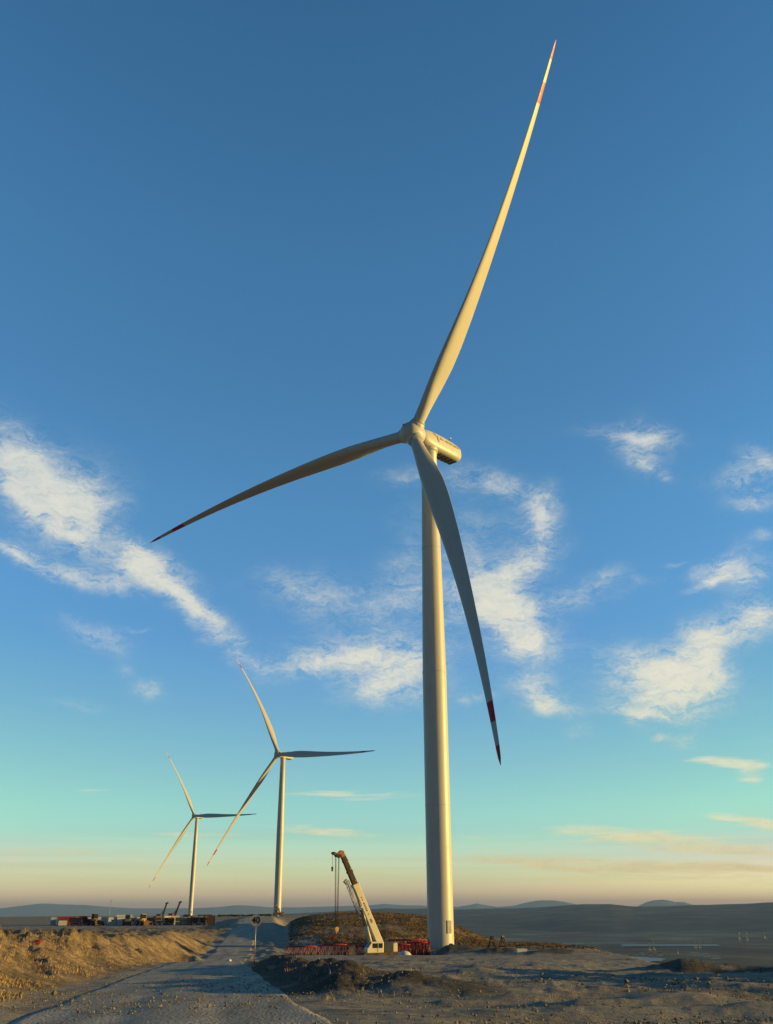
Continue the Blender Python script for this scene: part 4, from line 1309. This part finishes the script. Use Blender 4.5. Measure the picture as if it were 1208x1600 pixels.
MB().box((0.25, 0, 8.4), (0.7, 0.3, 0.12)).build("lamp_head", M['grey'], lamp)


def crane_truck(x, y, label):
    t = thing("telehandler", label, "telehandler", (x, y, gz(x, y)), R(12))
    MB().box((0, 0, 1.6), (5.0, 2.4, 1.3)).build("body", M['brown'], t, bevel=0.08)
    c = MB().box((-0.9, -0.3, 2.9), (1.6, 1.5, 1.6), taper=(.9, .9)).build("cab", M['grey'], t, bevel=0.05)
    MB().box((-0.9, -1.04, 3.0), (1.2, 0.06, 1.0)).build("window", M['glass'], c)
    MB().beam((1.6, 0.5, 2.4), (-1.4, 0.5, 5.9), 0.6, 0.6).build("boom", M['brown'], t)
    MB().beam((-1.4, 0.5, 5.9), (-0.2, 0.5, 6.5), 0.9, 0.7).build("platform", M['yellow'], t)
    for xx in (-1.6, 1.6):
        for yy in (-1.1, 1.1):
            wheel(t, xx, yy, 0.75, 0.75, 0.5)


crane_truck(-69.5, 645.5, "dark machine with a raised arm standing at the foot of the middle turbine")
truck(-66.5, 646, 80, M['grey'], "small grey lorry beside the dark machine at the middle turbine", M['brown'], 0.8)


# ------------------------------------------------------------------ small things near the road and tower
def boulder(x, y, s, label, group, seed, mat='stone'):
    bm = bmesh.new()
    bmesh.ops.create_icosphere(bm, subdivisions=3, radius=1.0)
    co = np.array([v.co[:] for v in bm.verts])
    n = fbm(co[:, 0] * 1.3 + seed * 3.1 + co[:, 2], co[:, 1] * 1.3 + co[:, 2] * 0.7, 1.0, 3, seed)
    for v, k in zip(bm.verts, n):
        v.co *= 1 + 0.55 * k
        v.co.x *= s[0]
        v.co.y *= s[1]
        v.co.z *= s[2]
    me = bpy.data.meshes.new("boulder")
    bm.to_mesh(me)
    bm.free()
    me.materials.append(M[mat])
    o = bpy.data.objects.new("boulder", me)
    COL.objects.link(o)
    o.location = (x, y, gz(x, y) + s[2] * 0.35)
    tag(o, label, "boulder", group)
    return o


BG = "boulders lying on the bare earth"
boulder(10.6, 176.0, (0.55, 0.5, 0.75), "dark boulder against the sunlit foot of the nearest tower", BG, 3)
boulder(12.0, 176.5, (0.6, 0.5, 0.7), "dark boulder just past the edge of the nearest tower's foot", BG, 5)
boulder(-26.5, 78, (0.7, 0.5, 0.28), "flat pale slab of stone lying on top of the grassy bank", BG, 7)
boulder(-6.0, 54.0, (0.28, 0.25, 0.2), "stone on the road verge in front of the dark earth mound", BG, 12)
boulder(-15.4, 101.0, (0.24, 0.2, 0.2), "small white stone on the crest of the gravel road", "white marker stones", 13, 'plastic')
mk = boulder(-18.6, 55.0, (0.24, 0.16, 0.13), "small reddish block lying on top of the sunlit grassy bank", BG, 15, 'red')

trough = MB()
trough.prism([(-0.7, 0.0), (0.7, 0.0), (0.8, 0.5), (0.68, 0.5), (0.6, 0.1), (-0.6, 0.1), (-0.68, 0.5), (-0.8, 0.5)], -0.35, 0.35)
trough.box((-0.7, 0, 0.25), (0.14, 0.75, 0.5)).box((0.7, 0, 0.25), (0.14, 0.75, 0.5)).box((0, -0.36, 0.26), (1.45, 0.05, 0.5)).box((0, 0.36, 0.26), (1.45, 0.05, 0.5))
tr_ = trough.build("trough", M['plastic'], loc=(px(808) * 151, 151, gz(px(808) * 151, 151)))
tr_.rotation_euler = (0, 0, R(12))
tag(tr_, "small white trough lying on the spoil heap past the dark trestles", "trough")


# ------------------------------------------------------------------ valley and village
def house(x, y, rz, L, W, H, label, cat="house", roof='roof', wall='wall', group="houses in the valley", base=None):
    z = gz(x, y) if base is None else base
    t = thing("house", label, cat, (x, y, z - 0.3), R(rz), group)
    MB().box((0, 0, H / 2), (L, W, H)).build("wall", M[wall], t)
    MB().prism([(-L / 2 - .4, H), (L / 2 + .4, H), (L / 2 - W * .15, H + W * .3), (-L / 2 + W * .15, H + W * .3)], -W / 2 - .4, W / 2 + .4).build("roof", M[roof], t)
    for i in range(max(1, int(L / 4))):
        MB().box((-L / 2 + 2 + i * 4.0, -W / 2 - 0.03, H * .55), (1.3, 0.08, 1.3)).build("window", M['glass'], t)
    return t


VALLEY = [  # photo column, distance, length, width, height, roof, label
    (880, 3790, 128, 42, 9, 'sheet', "long low white hall in the valley at the end of the brown slope"),
    (1021, 3200, 15, 9, 6.5, 'roof', "brightest sunlit house in the valley, just past the small lake"),
    (968, 3260, 9, 8, 5, 'roof', "small house on the far shore at the left end of the lakeside row"),
    (985, 3250, 7, 7, 5, 'roof', "tiny house in the lakeside row, next after the left end one"),
    (994, 3235, 10, 8, 5, 'sheet', "small house with a pale roof in the middle of the lakeside row"),
    (1007, 3215, 12, 8, 5, 'roof', "house beside the brightest one in the lakeside row"),
    (1076, 3240, 32, 12, 6, 'sheet', "long pale roofed shed below the first pair of right hand pylons"),
    (1092, 3120, 22, 12, 6, 'sheet', "middle pale shed between two longer sheds in the valley"),
    (1105, 3000, 26, 12, 6, 'sheet', "nearest long pale shed in the row of three valley sheds"),
    (1036, 6550, 40, 20, 9, 'sheet', "white building high on the far valley side, left of its twin"),
    (1058, 6600, 36, 20, 9, 'sheet', "white building high on the far valley side, right of its twin"),
    (933, 7300, 44, 20, 10, 'sheet', "lone white building on the dark far slope above the lake"),
    (858, 7100, 40, 18, 9, 'sheet', "faint pale building on the far slope close to the nearest turbine"),
    (836, 7200, 30, 18, 9, 'sheet', "faint small building on the far slope, closest to the nearest turbine"),
]
for (xx, d, L, W, H, rf, lab) in VALLEY:
    x, y = px(xx) * d, d
    house(x, y, 3 if L < 100 else -4, L, W, H, lab, "hall" if L > 24 else "house", rf, 'wall')

gh = thing("greenhouse", "very long pale greenhouse stretched across the valley behind the lake", "greenhouse", (px(1038) * 3960, 3960, gz(px(1038) * 3960, 3960)), R(-9))
g = MB()
for i in range(12):
    yy = -66 + i * 12
    g.prism([(-178, 0), (178, 0), (178, 4.2), (-178, 4.2)], yy - 5.6, yy + 5.6)
g.build("wall", M['sheet'], gh)
g = MB()
for i in range(12):
    yy = -66 + i * 12
    g.beam((-178.5, yy, 4.9), (178.5, yy, 4.9), 8.5, 1.4)
g.build("roof", M['sheet'], gh)

# the lake
a = np.linspace(0, 2 * math.pi, 72, endpoint=False)
lx, ly = px(970) * 2900, 2900.0
rr_ = 1 + 0.22 * fbm(np.cos(a) * 2, np.sin(a) * 2, 1.0, 3, 77)
lake_co = [(lx, ly, 0)] + [(lx + 92 * r * math.cos(t), ly + 165 * r * math.sin(t), 0) for t, r in zip(a, rr_)]
lz = max(gz(c[0], c[1]) for c in lake_co) + 0.3
lake_co = [(c[0], c[1], lz) for c in lake_co]
bm = bmesh.new()
vs = [bm.verts.new(c) for c in lake_co]
for i in range(72):
    bm.faces.new((vs[0], vs[1 + i], vs[1 + (i + 1) % 72]))
me = bpy.data.meshes.new("water")
bm.to_mesh(me)
bm.free()
me.materials.append(M['water'])
lake = bpy.data.objects.new("water", me)
COL.objects.link(lake)
tag(lake, kind='structure')


def pylon(x, y, h, label):
    t = thing("pylon", label, "pylon", (x, y, gz(x, y)), 0, "power line pylons in the valley")
    b = MB()
    w = h * 0.11
    for sx in (-1, 1):
        for sy in (-1, 1):
            b.tube((sx * w, sy * w, 0), (sx * w * .25, sy * w * .25, h * .7), 0.28, n=4)
            b.tube((sx * w * .25, sy * w * .25, h * .7), (0, 0, h), 0.22, n=4)
    for i in range(5):
        f0, f1 = i / 5 * .7, (i + 1) / 5 * .7
        for sx in (-1, 1):
            k0, k1 = w * (1 - .75 * f0 / .7), w * (1 - .75 * f1 / .7)
            b.tube((sx * k0, -k0, f0 * h), (-sx * k1, -k1, f1 * h), 0.15, n=4)
            b.tube((-k0, sx * k0, f0 * h), (-k1, -sx * k1, f1 * h), 0.15, n=4)
    b.build("lattice_mast", M['steel'], t)
    for f, L in ((.68, .2), (.8, .26), (.92, .18)):
        MB().beam((-h * L, 0, f * h), (h * L, 0, f * h), 0.5, 0.5).build("crossarm", M['steel'], t)


for xx, d, h, lab in ((1006, 3350, 36, "pylon above the lakeside houses, left of the pair"), (1013, 3300, 38, "pylon above the lakeside houses, right of the pair"),
                      (1049, 3250, 18, "short pylon standing alone between the two pairs by the greenhouse"),
                      (1077, 3600, 36, "pylon in front of the greenhouse's right end, left of the pair"), (1084, 3560, 34, "pylon in front of the greenhouse's right end, right of the pair"),
                      (1147, 4300, 44, "pylon in the group of two far to the right, left one"), (1158, 4250, 42, "pylon in the group of two far to the right, right one"),
                      (1186, 4800, 38, "farthest right pylon near the photo's edge"), (921, 3700, 30, "thin pylon at the right end of the long white hall"),
                      (33, 1900, 26, "lone pylon on the hazy plain at the photo's left edge")):
    pylon(px(xx) * d, d, h, lab)

VG = "pale village houses behind the middle turbine"
rr = random.Random(3)
VIL = [402, 409, 414, 421, 428, 447, 455, 462, 470, 478, 486, 495, 503, 512, 521, 531]
for i, xx in enumerate(VIL):
    d = 1480 + rr.uniform(-60, 40)
    if xx == 409:
        lab, L, H = "largest and brightest white village house left of the middle turbine", 13, 4.5
    elif xx == 521:
        lab, L, H = "pale village house closest to the hanging crane hook", 9, 4.0
    else:
        lab, L, H = "tiny pale village house among dark trees on the skyline by the middle turbine", rr.uniform(4, 7), rr.uniform(2.6, 3.6)
    house(px(xx) * d, d, rr.uniform(-20, 20), L, 6, H, lab, roof='sheet' if i % 2 else 'roof', group=VG)


# ------------------------------------------------------------------ vegetation and loose stones nobody could count
def blades_mesh(name, pts, n_per, hmin, hmax, wid, spread, lean, mat):
    """Tufts of tapering leaves, each a bent pair of faces."""
    P = np.repeat(pts, n_per, 0)
    k = len(P)
    P = P + np.stack([RNG.normal(0, spread, k), RNG.normal(0, spread, k), np.zeros(k)], 1)
    P[:, 2] = ground_e(P[:, 0], P[:, 1]) + EYE - 0.02
    az = RNG.uniform(0, 2 * math.pi, k)
    h = RNG.uniform(hmin, hmax, k)
    ln = RNG.uniform(0.1, lean, k) * h
    dx, dy = np.cos(az), np.sin(az)
    w = wid * RNG.uniform(0.6, 1.4, k)
    sx, sy = -dy * w, dx * w
    v0 = P + np.stack([sx, sy, 0 * h], 1)
    v1 = P - np.stack([sx, sy, 0 * h], 1)
    mid = P + np.stack([dx * ln * .35, dy * ln * .35, h * .6], 1)
    v2 = mid - np.stack([sx, sy, 0 * h], 1) * .7
    v3 = mid + np.stack([sx, sy, 0 * h], 1) * .7
    v4 = P + np.stack([dx * ln, dy * ln, h], 1)
    co = np.stack([v0, v1, v2, v3, v4], 1).reshape(-1, 3)
    b = np.arange(k)[:, None] * 5
    tri = np.concatenate([b + [0, 1, 2], b + [0, 2, 3], b + [3, 2, 4]], 0)
    return mesh_object(name, co, tri, mat, smooth=False)


def scatter(n, dmin, dmax, umin, umax, keep):
    d = np.exp(RNG.uniform(np.log(dmin), np.log(dmax), n))
    u = RNG.uniform(umin, umax, n)
    y = d / np.sqrt(1 + u * u)
    x = u * y
    k = keep(x, y, d, u)
    m_ = RNG.uniform(0, 1, n) < k
    return np.stack([x[m_], y[m_], 0 * x[m_]], 1)


def keep_bank(x, y, d, u):
    s = road_x(y) - 3.9 - x
    clump = np.clip(0.5 + 2.2 * fbm(x, y, 3.2, 3, 201), 0, 1)
    return sst(s, 0.2, 2.0) * clump * sst(d, 210, 130)


def keep_verge(x, y, d, u):
    s = x - road_x(y)
    return sst(s, 3.4, 4.4) * sst(s, 9.5, 6.0) * np.clip(0.1 + 2.0 * fbm(x, y, 4, 3, 203), 0, 1)


g1 = blades_mesh("dry_grass", scatter(13000, 22, 150, -0.46, -0.12, keep_bank), 6, 0.06, 0.22, 0.012, 0.10, 1.3, M['dry_grass'])
tag(g1, kind='stuff')
g2 = blades_mesh("verge_grass", scatter(900, 26, 100, -0.22, 0.03, keep_verge), 6, 0.06, 0.22, 0.010, 0.10, 0.9, M['dry_grass'])
tag(g2, kind='stuff')


def keep_hill(x, y, d, u):
    return sst(d, 178, 192) * np.clip(0.55 + 1.6 * fbm(x, y, 9, 3, 205), 0, 1)


g3 = blades_mesh("scrub", scatter(16000, 172, 330, -0.095, 0.20, keep_hill), 9, 0.12, 0.42, 0.06, 0.3, 1.4, M['scrub'])
tag(g3, kind='stuff')


def keep_line(x, y, d, u):
    return np.clip(0.2 + 2.5 * fbm(x, y, 40, 3, 207), 0, 1)


pts = scatter(700, 1380, 1560, -0.135, -0.035, keep_line)
g4 = blades_mesh("treeline", pts, 40, 1.2, 3.4, 0.35, 1.0, 0.7, M['tree'])
tag(g4, kind='stuff')
pts = scatter(500, 600, 900, -0.20, -0.115, keep_line)
g5 = blades_mesh("hedge_scrub", pts, 36, 0.6, 1.6, 0.22, 0.8, 0.8, M['tree'])
tag(g5, kind='stuff')


def stones(name, pts, smin, smax):
    base = np.array([(1, 0, 0), (-1, 0, 0), (0, 1, 0), (0, -1, 0), (0, 0, .8), (0, 0, -.6)], float)
    tri = np.array([(0, 2, 4), (2, 1, 4), (1, 3, 4), (3, 0, 4), (2, 0, 5), (1, 2, 5), (3, 1, 5), (0, 3, 5)])
    k = len(pts)
    z = ground_e(pts[:, 0], pts[:, 1]) + EYE
    s = smin * (smax / smin) ** (RNG.uniform(0, 1, k) ** 2.2)
    jit = base[None] * RNG.uniform(0.5, 1.3, (k, 6, 1))
    a_ = RNG.uniform(0, 6.28, k)
    c, sn = np.cos(a_)[:, None], np.sin(a_)[:, None]
    jx = jit[..., 0] * c - jit[..., 1] * sn
    jy = jit[..., 0] * sn + jit[..., 1] * c
    co = np.stack([jx, jy, jit[..., 2]], -1) * s[:, None, None]
    co += np.stack([pts[:, 0], pts[:, 1], z + 0.04], 1)[:, None, :]
    f = (np.arange(k)[:, None, None] * 6 + tri[None]).reshape(-1, 3)
    o = mesh_object(name, co.reshape(-1, 3), f, M['stone'], smooth=False)
    return tag(o, kind='stuff')


stones("gravel", scatter(26000, 15, 60, -0.42, 0.42, lambda x, y, d, u: np.clip(0.35 + 1.5 * fbm(x, y, 5, 3, 211), 0, 1)), 0.010, 0.05)
stones("rubble", scatter(5000, 24, 170, -0.40, 0.42, lambda x, y, d, u: sst(np.abs(x - road_x(y)), 3.4, 4.5) * np.clip(0.1 + 1.8 * fbm(x, y, 12, 3, 213), 0, 1)), 0.04, 0.15)

# ------------------------------------------------------------------ air
hz = bpy.data.materials.new("haze")
hz.use_nodes = True
hz.node_tree.nodes.clear()
N = Nodes(hz.node_tree)
out = N.new('ShaderNodeOutputMaterial')
pv = N.new('ShaderNodeVolumePrincipled')
pv.inputs['Color'].default_value = (0.30, 0.50, 0.98, 1)
pv.inputs['Density'].default_value = 4.0e-5
pv.inputs['Anisotropy'].default_value = 0.0
hz.node_tree.links.new(pv.outputs[0], out.inputs['Volume'])
hb = MB().box((0, 15000, 40), (76000, 46000, 600)).build("haze", hz)
tag(hb, kind='stuff')
